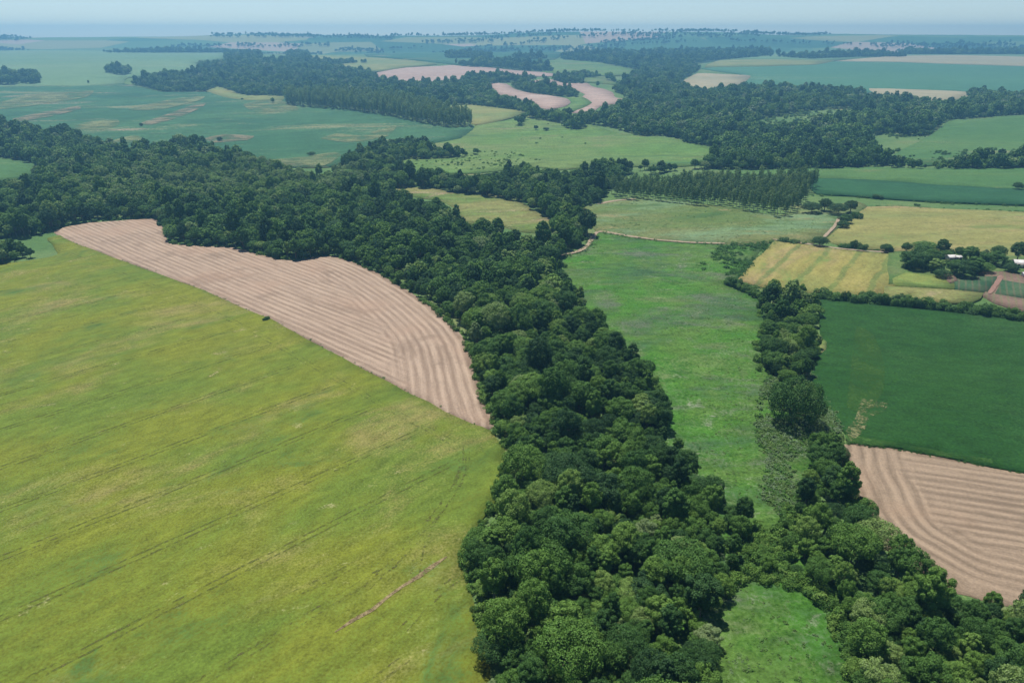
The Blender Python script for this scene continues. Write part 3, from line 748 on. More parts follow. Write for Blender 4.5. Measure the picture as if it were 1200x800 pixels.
def trunk_parts(rng, lobes, h, r):
    bend = rng.uniform(-.5, .5, 2)
    mid = (bend[0], bend[1], h * 0.5)
    P = [tube((0, 0, -0.6), mid, r * 1.25, r * 0.8, 7), tube(mid, (bend[0] * 1.2, bend[1] * 1.2, h), r * 0.8, r * 0.45, 7)]
    for L in lobes[1::2][:7]:
        P.append(tube(mid if L[2] < h else (bend[0] * 1.1, bend[1] * 1.1, h * 0.85), L[:3], r * 0.42, r * 0.12, 5))
    return P

HI, MID, LOW, EUC, EUCL, TUFT, SHRUB = [], [], [], [], [], [], []
def proto_tree(seed, nl, n, s, R=5.0, z0=2.8, z1=11.5, leaf=M_LEAF, bark=M_BARK, r=0.28, lobes=None, **kw):
    rng = np.random.default_rng(seed)
    lobes = lobes or broad_lobes(rng, R, z0, z1, nl)
    cv, ct = leaf_cloud(rng, lobes, n, s, **kw)
    tp = trunk_parts(rng, lobes, z0 + 0.45 * (z1 - z0), r)
    return cv, ct, tp, leaf, bark
def split_meshes(name, P):
    cv, ct, tp, leaf, bark = P
    return mesh_np(name + '_crown', cv, ct, leaf), joined(name + '_trunk', tp, bark)
def whole_mesh(name, P, with_trunk=True):
    cv, ct, tp, leaf, bark = P
    if not with_trunk: me = mesh_np(name, cv, ct, leaf)
    else:
        V, Q, n = [cv], [], len(cv)
        for v, q in tp: V.append(v); Q.append(q + n); n += len(v)
        me = mesh_np(name, np.concatenate(V), [ct, np.concatenate(Q)], leaf)
        me.materials.append(bark)
        mi = np.zeros(len(me.polygons), np.int32); mi[len(ct):] = 1
        me.polygons.foreach_set('material_index', mi)
    return bpy.data.objects.new(name, me)          # a source shape, never linked to the scene

SHAPES = [(4.8, 2.6, 11.2, 30), (5.6, 2.4, 10.2, 40), (4.2, 3.0, 12.8, 28), (5.2, 2.2, 9.6, 24), (4.6, 2.8, 12.0, 36), (5.0, 2.0, 10.6, 20), (3.9, 2.4, 11.0, 18), (5.9, 3.0, 10.8, 46), (6.3, 4.6, 9.4, 34), (3.3, 2.6, 13.6, 22), (5.3, 1.6, 8.4, 15), (4.5, 3.6, 13.2, 44)]
HI_MESH = []
for k, (R, z0, z1, nl) in enumerate(SHAPES):
    P = proto_tree(100 + k, nl, 10500, 0.27, R, z0, z1)
    HI_MESH.append(split_meshes('forest_tree', P))
    HI.append(whole_mesh('near_shape', P))
    MID.append(whole_mesh('mid_shape', proto_tree(200 + k, nl, 2600, 0.58, R, z0, z1)))
    LOW.append(whole_mesh('far_shape', proto_tree(300 + k, nl, 640, 1.20, R, z0, z1), k % 2 == 0))
def euc_lobes(rng, h=17.5, R=1.75):
    out = []
    for i in range(13):
        t = (i + .5) / 13
        z = 5.5 + (h - 6.5) * t
        rr = R * (0.62 + 0.55 * math.sin(math.pi * min(1, 0.15 + 0.80 * t)) ** 0.8) * rng.uniform(.8, 1.2)
        ph = i * 2.4 + rng.uniform(-.4, .4)
        out.append((math.cos(ph) * rr * .55, math.sin(ph) * rr * .55, z, rr * 0.72))
    return out
EUC_MESH = []
for k in range(4):
    rng = np.random.default_rng(500 + k)
    lb = euc_lobes(rng)
    cv, ct = leaf_cloud(rng, lb, 1300, 0.44, up=0.3)
    tp = [tube((0, 0, -.6), (rng.uniform(-.2, .2), rng.uniform(-.2, .2), 9), 0.19, 0.13), tube((0, 0, 9), (rng.uniform(-.3, .3), rng.uniform(-.3, .3), 18), 0.13, 0.03)]
    tp += [tube((0, 0, L[2] - 1.2), L[:3], 0.05, 0.02, 4) for L in lb[::2]]
    EUC_MESH.append(split_meshes('eucalyptus_tree', (cv, ct, tp, M_EUC, M_EBARK)))
    EUCL.append(whole_mesh('eucalyptus_shape', (cv, ct, tp, M_EUC, M_EBARK)))
SHRUB_MESH = []
for k in range(5):
    rng = np.random.default_rng(600 + k)
    lb = [(rng.uniform(-1.1, 1.1), rng.uniform(-1.0, 1.0), rng.uniform(.3, 1.7), rng.uniform(.45, .95)) for _ in range(12)]
    cv, ct = leaf_cloud(rng, lb, 2200, 0.20)
    tp = [tube((0, 0, -.2), (L[0], L[1], L[2]), 0.09, 0.03, 5) for L in lb[:4]]
    SHRUB_MESH.append(split_meshes('bush', (cv, ct, tp, M_LEAF, M_BARK)))
    cv, ct = leaf_cloud(rng, lb, 750, 0.27)
    SHRUB.append(whole_mesh('bush_shape', (cv, ct, tp, M_LEAF, M_BARK)))
    lb2 = [(L[0] * .6, L[1] * .6, L[2] * .35, L[3] * .45) for L in lb]
    cv, ct = leaf_cloud(rng, lb2, 110, 0.30, up=1.6, rand=0.8)
    TUFT.append(whole_mesh('tuft_shape', (cv, ct, [], M_TUFT, M_BARK), False))

def scatter(name, x, y, lod, scl, tone, groups, label, cat, seed=0, sink=0.0, zs=None):
    """one mass of plants nobody could count: points carrying size and tone, drawn as copies of the source shapes"""
    n = len(x)
    rng = np.random.default_rng(seed)
    z = zt(x, y) - sink
    me = bpy.data.meshes.new(name)
    me.vertices.add(n)
    me.vertices.foreach_set('co', np.stack([x, y, z], 1).astype(np.float32).ravel())
    rot = np.zeros((n, 3), np.float32); rot[:, 2] = rng.uniform(0, 6.283, n); rot[:, 0] = rng.normal(0, .05, n); rot[:, 1] = rng.normal(0, .05, n)
    sc = np.stack([scl, scl, scl * (zs if zs is not None else rng.uniform(.8, 1.35, n))], 1).astype(np.float32)
    for an, ty, dat in (('rot', 'FLOAT_VECTOR', rot), ('scl', 'FLOAT_VECTOR', sc)):
        me.attributes.new(an, ty, 'POINT').data.foreach_set('vector', dat.ravel())
    me.attributes.new('tone', 'FLOAT', 'POINT').data.foreach_set('value', np.asarray(tone, np.float32))
    me.attributes.new('lod', 'INT', 'POINT').data.foreach_set('value', np.asarray(lod, np.int32))
    o = obj(name, me)
    g = bpy.data.node_groups.new(name + '_copies', 'GeometryNodeTree')
    g.interface.new_socket('Geometry', in_out='INPUT', socket_type='NodeSocketGeometry')
    g.interface.new_socket('Geometry', in_out='OUTPUT', socket_type='NodeSocketGeometry')
    gi = g.nodes.new('NodeGroupInput'); go = g.nodes.new('NodeGroupOutput')
    jo = g.nodes.new('GeometryNodeJoinGeometry')
    def attr(nm, ty):
        a = g.nodes.new('GeometryNodeInputNamedAttribute'); a.data_type = ty; a.inputs['Name'].default_value = nm
        return a.outputs['Attribute']
    aL, aR, aS = attr('lod', 'INT'), attr('rot', 'FLOAT_VECTOR'), attr('scl', 'FLOAT_VECTOR')
    for q, protos in enumerate(groups):
        pj = g.nodes.new('GeometryNodeJoinGeometry')
        for p in protos:
            oi = g.nodes.new('GeometryNodeObjectInfo'); oi.inputs['Object'].default_value = p
            gt = g.nodes.new('GeometryNodeGeometryToInstance')
            g.links.new(oi.outputs['Geometry'], gt.inputs[0]); g.links.new(gt.outputs[0], pj.inputs[0])
        cmp = g.nodes.new('FunctionNodeCompare'); cmp.data_type = 'INT'; cmp.operation = 'EQUAL'
        ints = [s for s in cmp.inputs if s.type == 'INT']
        g.links.new(aL, ints[0]); ints[1].default_value = q
        ip = g.nodes.new('GeometryNodeInstanceOnPoints')
        g.links.new(gi.outputs[0], ip.inputs['Points']); g.links.new(cmp.outputs[0], ip.inputs['Selection'])
        g.links.new(pj.outputs[0], ip.inputs['Instance']); ip.inputs['Pick Instance'].default_value = True
        rv = g.nodes.new('FunctionNodeRandomValue'); rv.data_type = 'INT'
        ri = [s for s in rv.inputs if s.type == 'INT' and s.name in ('Min', 'Max')]
        ri[0].default_value = 0; ri[1].default_value = len(protos) - 1
        ro = [s for s in rv.outputs if s.type == 'INT'][0]
        g.links.new(ro, ip.inputs['Instance Index'])
        g.links.new(aR, ip.inputs['Rotation']); g.links.new(aS, ip.inputs['Scale'])
        g.links.new(ip.outputs[0], jo.inputs[0])
    g.links.new(jo.outputs[0], go.inputs[0])
    md = o.modifiers.new('copies', 'NODES'); md.node_group = g
    return tag(o, label, cat, kind='stuff')

# the woods: silhouettes traced in the photograph; far edges are canopy tops, near edges stand on the ground
WOOD_A = [(-160, 136), (0, 143), (50, 149), (100, 155), (125, 162), (150, 169), (185, 167), (205, 160), (215, 156), (232, 160), (262, 172), (310, 180), (340, 187), (372, 194), (392, 188), (402, 178), (430, 166), (455, 160), (480, 160), (520, 168), (557, 172), (560, 179), (545, 185), (520, 187), (478, 188), (467, 195), (500, 197), (550, 200), (580, 198), (600, 190), (627, 191), (653, 198), (680, 195), (700, 187), (727, 185), (765, 192), (745, 202), (726, 213), (712, 228), (703, 240), (677, 245), (690, 254), (696, 272), (690, 284), (677, 293), (657, 299), (664, 310), (680, 326), (694, 345), (714, 368), (742, 395), (760, 418), (774, 452), (792, 488), (817, 520), (847, 545), (872, 575), (884, 605), (884, 635), (876, 662), (858, 690), (846, 720), (840, 760), (835, 900), (580, 900), (565, 735), (552, 690), (540, 660), (534, 650), (543, 622), (561, 595), (582, 565), (590, 545), (588, 525), (582, 508), (580, 492), (566, 465), (558, 432), (549, 403), (533, 382), (511, 365), (481, 343), (451, 325), (421, 311), (395, 302), (378, 301), (345, 307), (325, 305), (305, 300), (290, 295), (240, 290), (210, 289), (196, 285), (194, 272), (190, 262), (182, 257), (140, 258), (100, 261), (75, 266), (60, 272), (50, 276), (30, 279), (0, 282), (-160, 292)]
WOOD_A2 = [(-160, 286), (0, 279), (25, 278), (45, 283), (60, 288), (68, 298), (55, 304), (25, 306), (0, 312), (-160, 325)]
WOOD_B1 = [(886, 352), (895, 337), (912, 334), (931, 335), (955, 341), (962, 354), (959, 388), (963, 410), (956, 428), (953, 447), (930, 450), (904, 448), (892, 432), (890, 400), (896, 380), (886, 366)]
WOOD_B2 = [(952, 494), (978, 496), (989, 520), (1000, 550), (1022, 578), (1024, 594), (1050, 621), (1074, 637), (1108, 657), (1148, 677), (1184, 690), (1220, 699), (1306, 725), (1330, 900), (1010, 900), (988, 760), (976, 718), (946, 688), (914, 684), (886, 680), (876, 652), (884, 622), (908, 608), (926, 596), (930, 585), (934, 562), (944, 540)]
WOOD_G = [(656, 143), (680, 144), (690, 132), (704, 126), (721, 121), (732, 117), (730, 112), (718, 108), (712, 104), (724, 97), (740, 84), (760, 76), (800, 70), (822, 78), (815, 86), (795, 97), (814, 104), (840, 103), (867, 100), (923, 99), (980, 104), (1007, 104), (1030, 112), (1060, 113), (1085, 117), (1113, 117), (1136, 114), (1127, 105), (1150, 104), (1200, 107), (1380, 110), (1380, 134), (1200, 136), (1133, 141), (1110, 143), (1093, 157), (1080, 160), (1050, 160), (1020, 155), (1030, 165), (1042, 178), (1047, 193), (1000, 198), (917, 200), (833, 199), (790, 199), (760, 200), (765, 192), (800, 186), (845, 178), (842, 174), (820, 171), (800, 168), (796, 163), (776, 160), (744, 159), (724, 153), (710, 149)]
WOOD_G2 = [(1047, 186), (1090, 190), (1130, 184), (1165, 180), (1200, 180), (1380, 180), (1380, 199), (1200, 199), (1120, 200), (1070, 199), (1040, 197)]
WOOD_H = [(144, 95), (160, 90), (196, 83), (215, 86), (235, 80), (228, 74), (244, 72), (262, 72), (264, 60), (306, 60), (308, 69), (336, 68), (334, 61), (364, 61), (362, 69), (395, 69), (428, 70), (428, 74), (384, 77), (400, 77), (424, 80), (438, 85), (446, 91), (471, 95), (512, 94), (538, 92), (545, 87), (580, 84), (603, 87), (640, 88), (655, 86), (690, 83), (722, 90), (730, 98), (700, 104), (690, 99), (660, 98), (640, 93), (622, 96), (600, 97), (576, 98), (580, 107), (585, 112), (600, 112), (622, 120), (640, 128), (664, 127), (672, 132), (700, 130), (690, 148), (656, 145), (618, 140), (603, 143), (614, 136), (618, 132), (585, 128), (557, 125), (530, 123), (500, 122), (440, 118), (345, 117), (332, 114), (286, 113), (268, 107), (256, 103), (242, 108), (215, 109), (190, 109), (175, 104), (150, 99)]
WOOD_T = [(600, 104), (600, 97), (622, 96), (650, 100), (675, 105), (684, 111), (680, 115), (650, 113), (620, 110)]
FAR_WOODS = [[(530, 76), (560, 73), (600, 72), (640, 78), (652, 84), (620, 84), (580, 80), (545, 79)], [(521, 66), (545, 63), (577, 66), (578, 70), (550, 69), (524, 69)],
             [(600, 66), (640, 66), (640, 70), (605, 71)], [(658, 66), (690, 62), (740, 63), (800, 61), (900, 61), (905, 66), (860, 70), (830, 73), (800, 78), (770, 82), (740, 82), (700, 74), (660, 71)],
             [(-60, 88), (0, 86), (20, 87), (42, 85), (50, 92), (48, 99), (20, 101), (0, 101), (-60, 103)], [(123, 82), (128, 79), (140, 82), (154, 79), (155, 88), (140, 90), (124, 87)],
             [(895, 66), (950, 65), (1010, 63), (1060, 64), (1060, 68), (1010, 68), (950, 70)], [(1060, 61), (1200, 61), (1380, 61), (1380, 64), (1200, 65), (1060, 65)], [(262, 60), (120, 61), (120, 63), (262, 63)]]
HOLES = [gpoly(SMALL_G, 'hole', 9), gpoly(CLEAR, 'hole', 10), gpoly([(875, 150), (890, 140), (950, 130), (1005, 126), (1010, 132), (985, 138), (950, 146), (900, 152)], 'hole', 6), gpoly(PALE_S, 'hole', 8), gpoly(GRN_PK, 'hole', 8)]
MERGE = ground([(868, 600), (940, 600), (940, 692), (868, 692)])
REGROW = gpoly([(180, 205), (260, 196), (420, 200), (455, 214), (400, 224), (330, 236), (250, 246), (190, 238)])
MIXED = gpoly([(20, 210), (150, 180), (300, 190), (400, 200), (420, 225), (330, 245), (200, 250), (100, 250)])

def hexpts(poly, sp, rng, jit=0.30):
    x0, y0 = poly.min(0); x1, y1 = poly.max(0)
    y1 = min(y1, RIDGE + 20)
    j0, j1 = int(math.floor(y0 / (sp * .9))), int(math.ceil(y1 / (sp * .9)))
    jj = np.arange(j0, j1 + 1)
    ii = np.arange(int(math.floor(x0 / sp)) - 1, int(math.ceil(x1 / sp)) + 2)
    J, I = np.meshgrid(jj, ii, indexing='ij')
    x = (I + 0.5 * (J % 2)) * sp + rng.uniform(-jit, jit, I.shape) * sp
    y = J * sp * .9 + rng.uniform(-jit, jit, I.shape) * sp * .9
    x, y, J = x.ravel(), y.ravel(), J.ravel()
    k = (np.abs(x) < y * 0.80 + 45) & (y > 85)
    x, y, J = x[k], y[k], J[k]
    k = inside(poly, x, y)
    return x[k], y[k], J[k]

rngF = np.random.default_rng(2024)
def wnoise(x, y, s, seed=0):
    return 0.5 + 0.25 * (np.sin(x / s + seed) * np.cos(y / (s * .8) + 1.7 * seed) + np.sin((x + y) / (s * 1.7) + 2.1 * seed) * np.cos((x - y) / (s * 1.3) + seed))

def wood(px, hc, tiers, tag_id):
    poly = gpoly(smooth_px(px, 2), 'wood', hc)
    out = []
    for lo, hi, sp, base in tiers:
        x, y, row = hexpts(poly, sp, rngF)
        d = np.hypot(x, y)
        k = (d >= lo) & (d < hi)
        x, y, row = x[k], y[k], row[k]
        if not len(x): continue
        keep = np.ones(len(x), bool)
        for h in HOLES: keep &= ~inside(h, x, y)
        x, y, row = x[keep], y[keep], row[keep]
        ed = edge_dist(poly, x, y)
        sc = base * np.clip(rngF.lognormal(0, 0.28, len(x)), 0.58, 1.8)
        edge = ed < 4.5 * base
        sc[edge] *= rngF.uniform(0.65, 0.95, edge.sum())
        keep = ed > 2.7 * sc
        tone = np.clip(0.16 + 0.40 * wnoise(x, y, 38, 3) + rngF.normal(0, 0.22, len(x)), 0, 0.93)
        odd = rngF.random(len(x))
        tone = np.where(odd < 0.035, rngF.uniform(.78, .92, len(x)), tone) + (0.14 if lo >= 1000 else 0.0)  # far tier's leaf colour lightened, standing in for brighter haze
        if tag_id in (2, 3): sc = sc * 0.90
        if tag_id in (2, 3): tone = np.clip(tone + .03, 0, .85)
        rg = inside(REGROW, x, y); mx = inside(MIXED, x, y)
        sc = np.where(rg, sc * 0.72, np.where(inside(MERGE, x, y), sc * 0.6, sc))
        tone = np.where(rg, np.clip(tone * .35 + 0.66, 0, .95), np.where(mx, np.clip(tone + .26, 0, .9), tone))
        out.append(np.stack([x, y, row, sc, tone, np.full(len(x), tag_id)], 1)[keep])
    return np.concatenate(out) if out else np.zeros((0, 6))

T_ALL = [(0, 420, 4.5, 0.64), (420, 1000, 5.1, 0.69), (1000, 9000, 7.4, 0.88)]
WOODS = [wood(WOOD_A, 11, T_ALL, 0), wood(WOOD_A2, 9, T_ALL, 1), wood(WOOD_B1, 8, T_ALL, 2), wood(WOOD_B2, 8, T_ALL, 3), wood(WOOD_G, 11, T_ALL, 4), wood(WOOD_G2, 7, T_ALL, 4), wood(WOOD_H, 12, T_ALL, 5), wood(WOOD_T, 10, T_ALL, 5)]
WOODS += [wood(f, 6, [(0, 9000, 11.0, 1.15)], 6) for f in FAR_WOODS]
def upland_trees():
    out = []
    for k in range(46):
        cx, cy = rngF.uniform(-3600, 3600), rngF.uniform(3650, 4500)
        L, w = rngF.uniform(150, 900), rngF.uniform(8, 60)
        n = int(L * w / 260) + 12
        t = rngF.uniform(-.5, .5, n) * L
        ang = rngF.normal(0.05, 0.25)
        x = cx + t * math.cos(ang) + rngF.normal(0, w * .3, n); y = cy + t * math.sin(ang) + rngF.normal(0, w * .5, n)
        out.append(np.stack([x, y, np.zeros(n), rngF.uniform(.8, 1.4, n), np.clip(rngF.normal(.3, .15, n), 0, 1), np.full(n, 6)], 1))
    return np.concatenate(out)
WOODS.append(upland_trees())
W = np.concatenate(WOODS)
u_, v_, dep_ = project(W[:, 0], W[:, 1], zt(W[:, 0], W[:, 1]) + 7)
near = np.isin(W[:, 5], (0, 2, 3)) & (u_ > -5) & (u_ < 1205) & (v_ < 812)
order = np.argsort(np.where(near, np.hypot(W[:, 0], W[:, 1]), 1e9))[:300]
IND = W[order]
rest = np.ones(len(W), bool); rest[order] = False
REST = W[rest]

ONES = 'first second third fourth fifth sixth seventh eighth ninth tenth eleventh twelfth thirteenth fourteenth fifteenth sixteenth seventeenth eighteenth nineteenth'.split()
TENS = {2: ('twentieth', 'twenty'), 3: ('thirtieth', 'thirty'), 4: ('fortieth', 'forty'), 5: ('fiftieth', 'fifty')}
def ordinal(n):
    if n < 20: return ONES[n - 1]
    t, o = divmod(n, 10)
    return TENS[t][0] if o == 0 else TENS[t][1] + '-' + ONES[o - 1]
def tone_word(t): return 'dark green' if t < .2 else 'deep green' if t < .36 else 'mid green' if t < .55 else 'bright green' if t < .75 else 'olive green' if t < .87 else 'grey green'
def size_word(s): return 'broad' if s > .92 else 'small' if s < .6 else 'medium'

def plant(name, meshes, x, y, rz, sc, zs, tone, label, cat, group, stem='trunk', sink=0.0, tilt=(0, 0)):
    r = empty(name, (float(x), float(y), float(zt(x, y)) - sink), float(rz))
    r.rotation_euler = (tilt[0], tilt[1], float(rz))
    r.scale = (sc, sc, sc * zs)
    tag(r, label, cat, group)
    c = obj('crown', meshes[0], r); c['tone'] = float(tone)
    obj(stem, meshes[1], r)
    return r

def forest_individuals():
    rng = np.random.default_rng(8)
    for wood_ids, side, place in (((0,), 'crop field', 'the big forest'), ((2, 3), 'meadow', 'the streamside wood')):
        Wd = IND[np.isin(IND[:, 5], wood_ids)]
        rows = sorted(set(Wd[:, 2].astype(int)))
        for ri, r in enumerate(rows):
            R = Wd[Wd[:, 2].astype(int) == r]
            R = R[np.argsort(R[:, 0])]
            for k, (x, y, _r, s, t, _i) in enumerate(R):
                lab = f'{tone_word(t)} {size_word(s)} tree, {ordinal(k + 1)} in from the {side}, {ordinal(ri + 1)} row up {place}'
                plant('forest_tree', HI_MESH[rng.integers(len(HI_MESH))], x, y, rng.uniform(0, 6.28), s, rng.uniform(.8, 1.35), t, lab, 'tree', 'near trees of the forest')
forest_individuals()

NAMES = {0: ('forest', 'dense dark green forest filling the valley behind the harvested field'), 1: ('wood', 'dark wood jutting into the crop field'), 2: ('wood', 'tree block between the meadow and the soybean field'), 3: ('wood', 'streamside wood beside the tan harvested field'),
         4: ('forest', 'broad blue-green forest below the wide far fields'), 5: ('forest', 'far blue forest round the pink bare fields'), 6: ('far_woods', 'hazy far woods along the horizon fields')}
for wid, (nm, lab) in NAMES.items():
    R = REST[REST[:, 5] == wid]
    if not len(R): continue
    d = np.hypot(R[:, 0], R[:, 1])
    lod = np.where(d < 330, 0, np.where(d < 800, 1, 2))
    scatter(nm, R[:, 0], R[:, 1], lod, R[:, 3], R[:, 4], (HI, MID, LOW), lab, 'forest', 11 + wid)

# eucalyptus plantation in straight rows
def plantation():
    rng = np.random.default_rng(31)
    sil = [(716, 216), (760, 210), (835, 206), (900, 206), (957, 209), (956, 222), (946, 233), (934, 251), (911, 256), (885, 250), (860, 246), (835, 243), (810, 242), (785, 238), (760, 235), (735, 235), (718, 233)]
    poly = gpoly(sil, 'wood', 9.0)
    a, b = ground([(735, 234), (911, 255)])
    u = (b - a) / np.hypot(*(b - a)); n = np.array([-u[1], u[0]])
    if n[1] < 0: n = -n
    rows = []
    for j in range(-2, 40):
        P = np.array([a + u * (i * 5.0 + rng.uniform(-.7, .7)) + n * (j * 7.6 + rng.uniform(-.5, .5)) for i in range(-14, 70)])
        P = P[inside(poly, P[:, 0], P[:, 1])]
        P = P[rng.random(len(P)) > 0.04]
        if len(P): rows.append(P)
    cnt = 0; extra = []
    for j, P in enumerate(rows):
        for k, p in enumerate(P):
            cnt += 1
            if cnt > 300: extra.append(p); continue
            lab = f'slender eucalyptus, {ordinal(k + 1)} from the forest end, {ordinal(j + 1)} plantation row behind the wet pasture'
            plant('eucalyptus_tree', EUC_MESH[rng.integers(4)], p[0], p[1], rng.uniform(0, 6.28), rng.uniform(.68, 1.0), rng.uniform(.88, 1.15), np.clip(rng.normal(.62, .2), 0, 1), lab, 'tree', 'eucalyptus plantation', tilt=(rng.normal(0, .03), rng.normal(0.03, .03)))
    if extra:
        E = np.array(extra); n = len(E)
        scatter('eucalyptus_rows', E[:, 0], E[:, 1], np.zeros(n, int), rng.uniform(.72, .98, n), np.clip(rng.normal(.45, .2, n), 0, 1), (EUCL,), 'rearmost eucalyptus rows merging at the back of the plantation', 'trees', 78)
    # the far stand beside the crop plain
    sil = [(336, 112), (360, 107), (400, 104), (440, 107), (480, 113), (520, 122), (549, 133), (552, 147), (540, 150), (523, 151), (493, 145), (457, 138), (420, 132), (400, 130), (360, 127), (336, 125)]
    poly = gpoly(sil, 'wood', 21)
    x, y, _ = hexpts(poly, 7.0, rng, .35)
    n = len(x)
    scatter('eucalyptus_stand', x, y, np.zeros(n, int), rng.uniform(1.0, 1.55, n), np.clip(rng.normal(.9, .2, n), 0, 1), (EUCL,), 'tall pale eucalyptus stand bordering the blue-green crop plain', 'trees', 77)
    return cnt
N_EUC = plantation()

# single trees and bushes: (x, base y, crown width px, height px, tone)
def at_tree(name, meshes, x, yb, wpx, hpx, tone, label, cat, group, base_w, base_h, rng, stem='trunk'):
    g = ground([(x, yb)])[0]
    dep = project(g[0], g[1], float(zt(*g)))[2]
    wm, hm = wpx * dep / F_PX, hpx * dep / F_PX / math.cos(math.asin(min(.95, (CAM_H - float(zt(*g))) / np.hypot(np.hypot(*g), CAM_H))))
    s = wm / base_w
    return plant(name, meshes, g[0], g[1], rng.uniform(0, 6.28), s, float(np.clip(hm / (base_h * s), 0.5, 2.2)), tone, label, cat, group, stem)
rngS = np.random.default_rng(77)
farm = [(1061, 297, 8, 11, .25, 'small dark tree at the back corner of the farm grove by the track'), (1083, 297, 16, 13, .45, 'bushy green tree at the back of the farm grove'), (1103, 301, 12, 16, .15, 'tall round dark tree rising from the back of the farm grove'),
        (1069, 317, 18, 22, .18, 'big dark tree forming the meadow-side end of the farm grove'), (1080, 307, 16, 16, .3, 'dark tree in the middle of the farm grove, behind the biggest crown'), (1089, 312, 15, 18, .35, 'green tree in the farm grove between the dark end tree and the houses'),
        (1095, 321, 14, 16, .8, 'pale olive tree at the front of the farm grove'), (1103, 328, 10, 11, .1, 'round dark bushy tree beside the red soil patch'), (1108, 305, 10, 10, .4, 'light green tree just behind the small grove house'),
        (1123, 303, 7, 13, .25, 'narrow upright tree behind the tiny white shed'), (1135, 308, 14, 15, .42, 'green tree behind the houses in the farm grove'), (1147, 308, 12, 13, .3, 'deep green tree at the back end of the farm grove'),
        (1117, 323, 13, 15, .38, 'green tree in front of the small grove house'), (1128, 327, 17, 20, .12, 'very dark tree over the shaded front of the farm grove'), (1140, 323, 15, 20, .45, 'leafy green tree at the front of the grove by the vegetable plot'),
        (1151, 321, 12, 12, .5, 'low green tree at the house end of the grove front'), (1164, 313, 15, 16, .35, 'bushy tree standing free between the grove and the farm house'), (1169, 303, 10, 14, .25, 'rounded tree directly behind the free-standing bushy tree'),
        (1191, 308, 14, 19, .12, 'dark round tree standing alone behind the farm house'), (1179, 316, 8, 12, .3, 'small upright tree beside the farm house gable'), (1184, 321, 12, 9, .08, 'low dark bushy tree in front of the farm house'),
        (1153, 305, 5, 12, .97, 'thin greyish tree at the back edge of the farm yard')]
for k, (x, y, w, h, t, lab) in enumerate(farm):
    at_tree('farm_tree', HI_MESH[k % 8], x, y, w * 1.7, h * 1.12, t, lab, 'tree', 'trees round the farm', 10.0, 11.0, rngS)
bushes = [(917, 284, 12, 7, .15, 'long low dark bush at the corner of the striped yellow field'), (929, 286, 12, 7, .2, 'low dark bush joined to the corner bush behind the striped field'), (942, 287, 6, 4, .35, 'tiny bush between the low hedge and the round dark bush'), (960, 289, 18, 12, .1, 'round dark bush behind the middle of the striped field'),
          (985, 291, 9, 6, .5, 'small light green bush by the dirt track'), (992, 292, 10, 8, .2, 'dark bush at the foot of the tall thin bush'), (999, 292, 8, 16, .12, 'tall narrow bush standing out of the trackside clump'), (1009, 294, 12, 10, .15, 'round dark bush ending the trackside clump'),
          (1027, 295, 6, 4, .4, 'tiny low bush beside the bare sandy patch'), (1038, 296, 14, 11, .15, 'round dark bush alone between track clump and farm grove'), (1043, 296, 7, 9, .2, 'small dark bush touching the lone round bush'),
          (951, 250, 20, 13, .05, 'dark bluish tree clump nearest the plantation'), (966, 248, 16, 14, .1, 'second dark bluish clump beside the plantation'), (981, 252, 19, 13, .05, 'dark bluish clump above the short pale path'), (996, 250, 19, 13, .1, 'dark clump ending the row beside the pale yellow field'),
          (990, 263, 16, 12, .25, 'deep green bush halfway down the short pale path'), (1004, 257, 12, 12, .3, 'green bush at the upper corner of the pale yellow field'), (987, 268, 14, 10, .12, 'dark bush at the lower end of the path clump'), (960, 252, 6, 4, .3, 'tiny bush in front of the dark bluish clumps'),
          (1030, 233, 11, 6, .15, 'dark bush on the strip between deep green and pale yellow fields'), (1015, 232, 6, 3, .3, 'tiny bush on the strip next to the dark strip bush'), (1075, 241, 7, 3, .2, 'low bush at the far edge of the pale yellow field'), (1192, 224, 14, 9, .25, 'bush clump on the border of the two green strips'),
          (677, 152, 9, 6, .1, 'dark tree pair in the light green pasture, bigger one'), (686, 151, 5, 4, .12, 'small dark tree beside the pasture tree pair'), (640, 154, 7, 5, .1, 'round dark tree alone in the light green pasture'), (628, 153, 7, 6, .12, 'dark pasture tree nearest the round lone one'),
          (166, 149, 4, 5, .1, 'lone dark tree on the blue-green plain beside bare soil'), (258, 167, 7, 6, .15, 'lone round tree on the brown patch of the plain'), (365, 183, 8, 5, .2, 'lone bush on pale grass at the forest edge'), (104, 99, 3, 4, .15, 'tiny lone tree on the pale far hillside'),
          (284, 118, 3, 3, .2, 'tiny tree on the thin yellow-green far field'), (320, 122, 5, 7, .7, 'pale lone tree beside the tall eucalyptus stand'), (312, 376, 8, 6, .3, 'small bush on the line between crop and harvested field'), (189, 264, 11, 14, .2, 'round tree standing out at the harvested field tip')]
for k, (x, y, w, h, t, lab) in enumerate(bushes):
    big = w >= 14 or y < 200
    at_tree('lone_tree' if big else 'bush', HI_MESH[(k * 3) % 8] if big else SHRUB_MESH[k % 5], x, y, w * 1.1, h * (1.0 if big else 0.9), t, lab, 'tree' if big else 'bush', 'single trees and bushes', 10.0 if big else 3.4, 11.0 if big else 2.4, rngS, 'trunk' if big else 'stem')
FIG_MESH = split_meshes('fig_tree', proto_tree(777, 60, 16000, 0.30, 8.6, 0.9, 9.6, r=0.7))
at_tree('fig_tree', FIG_MESH, 929, 496, 66, 48, .22, 'huge spreading dark-fronted tree between the meadow and the soybean field', 'tree', None, 17.2, 9.6, rngS)
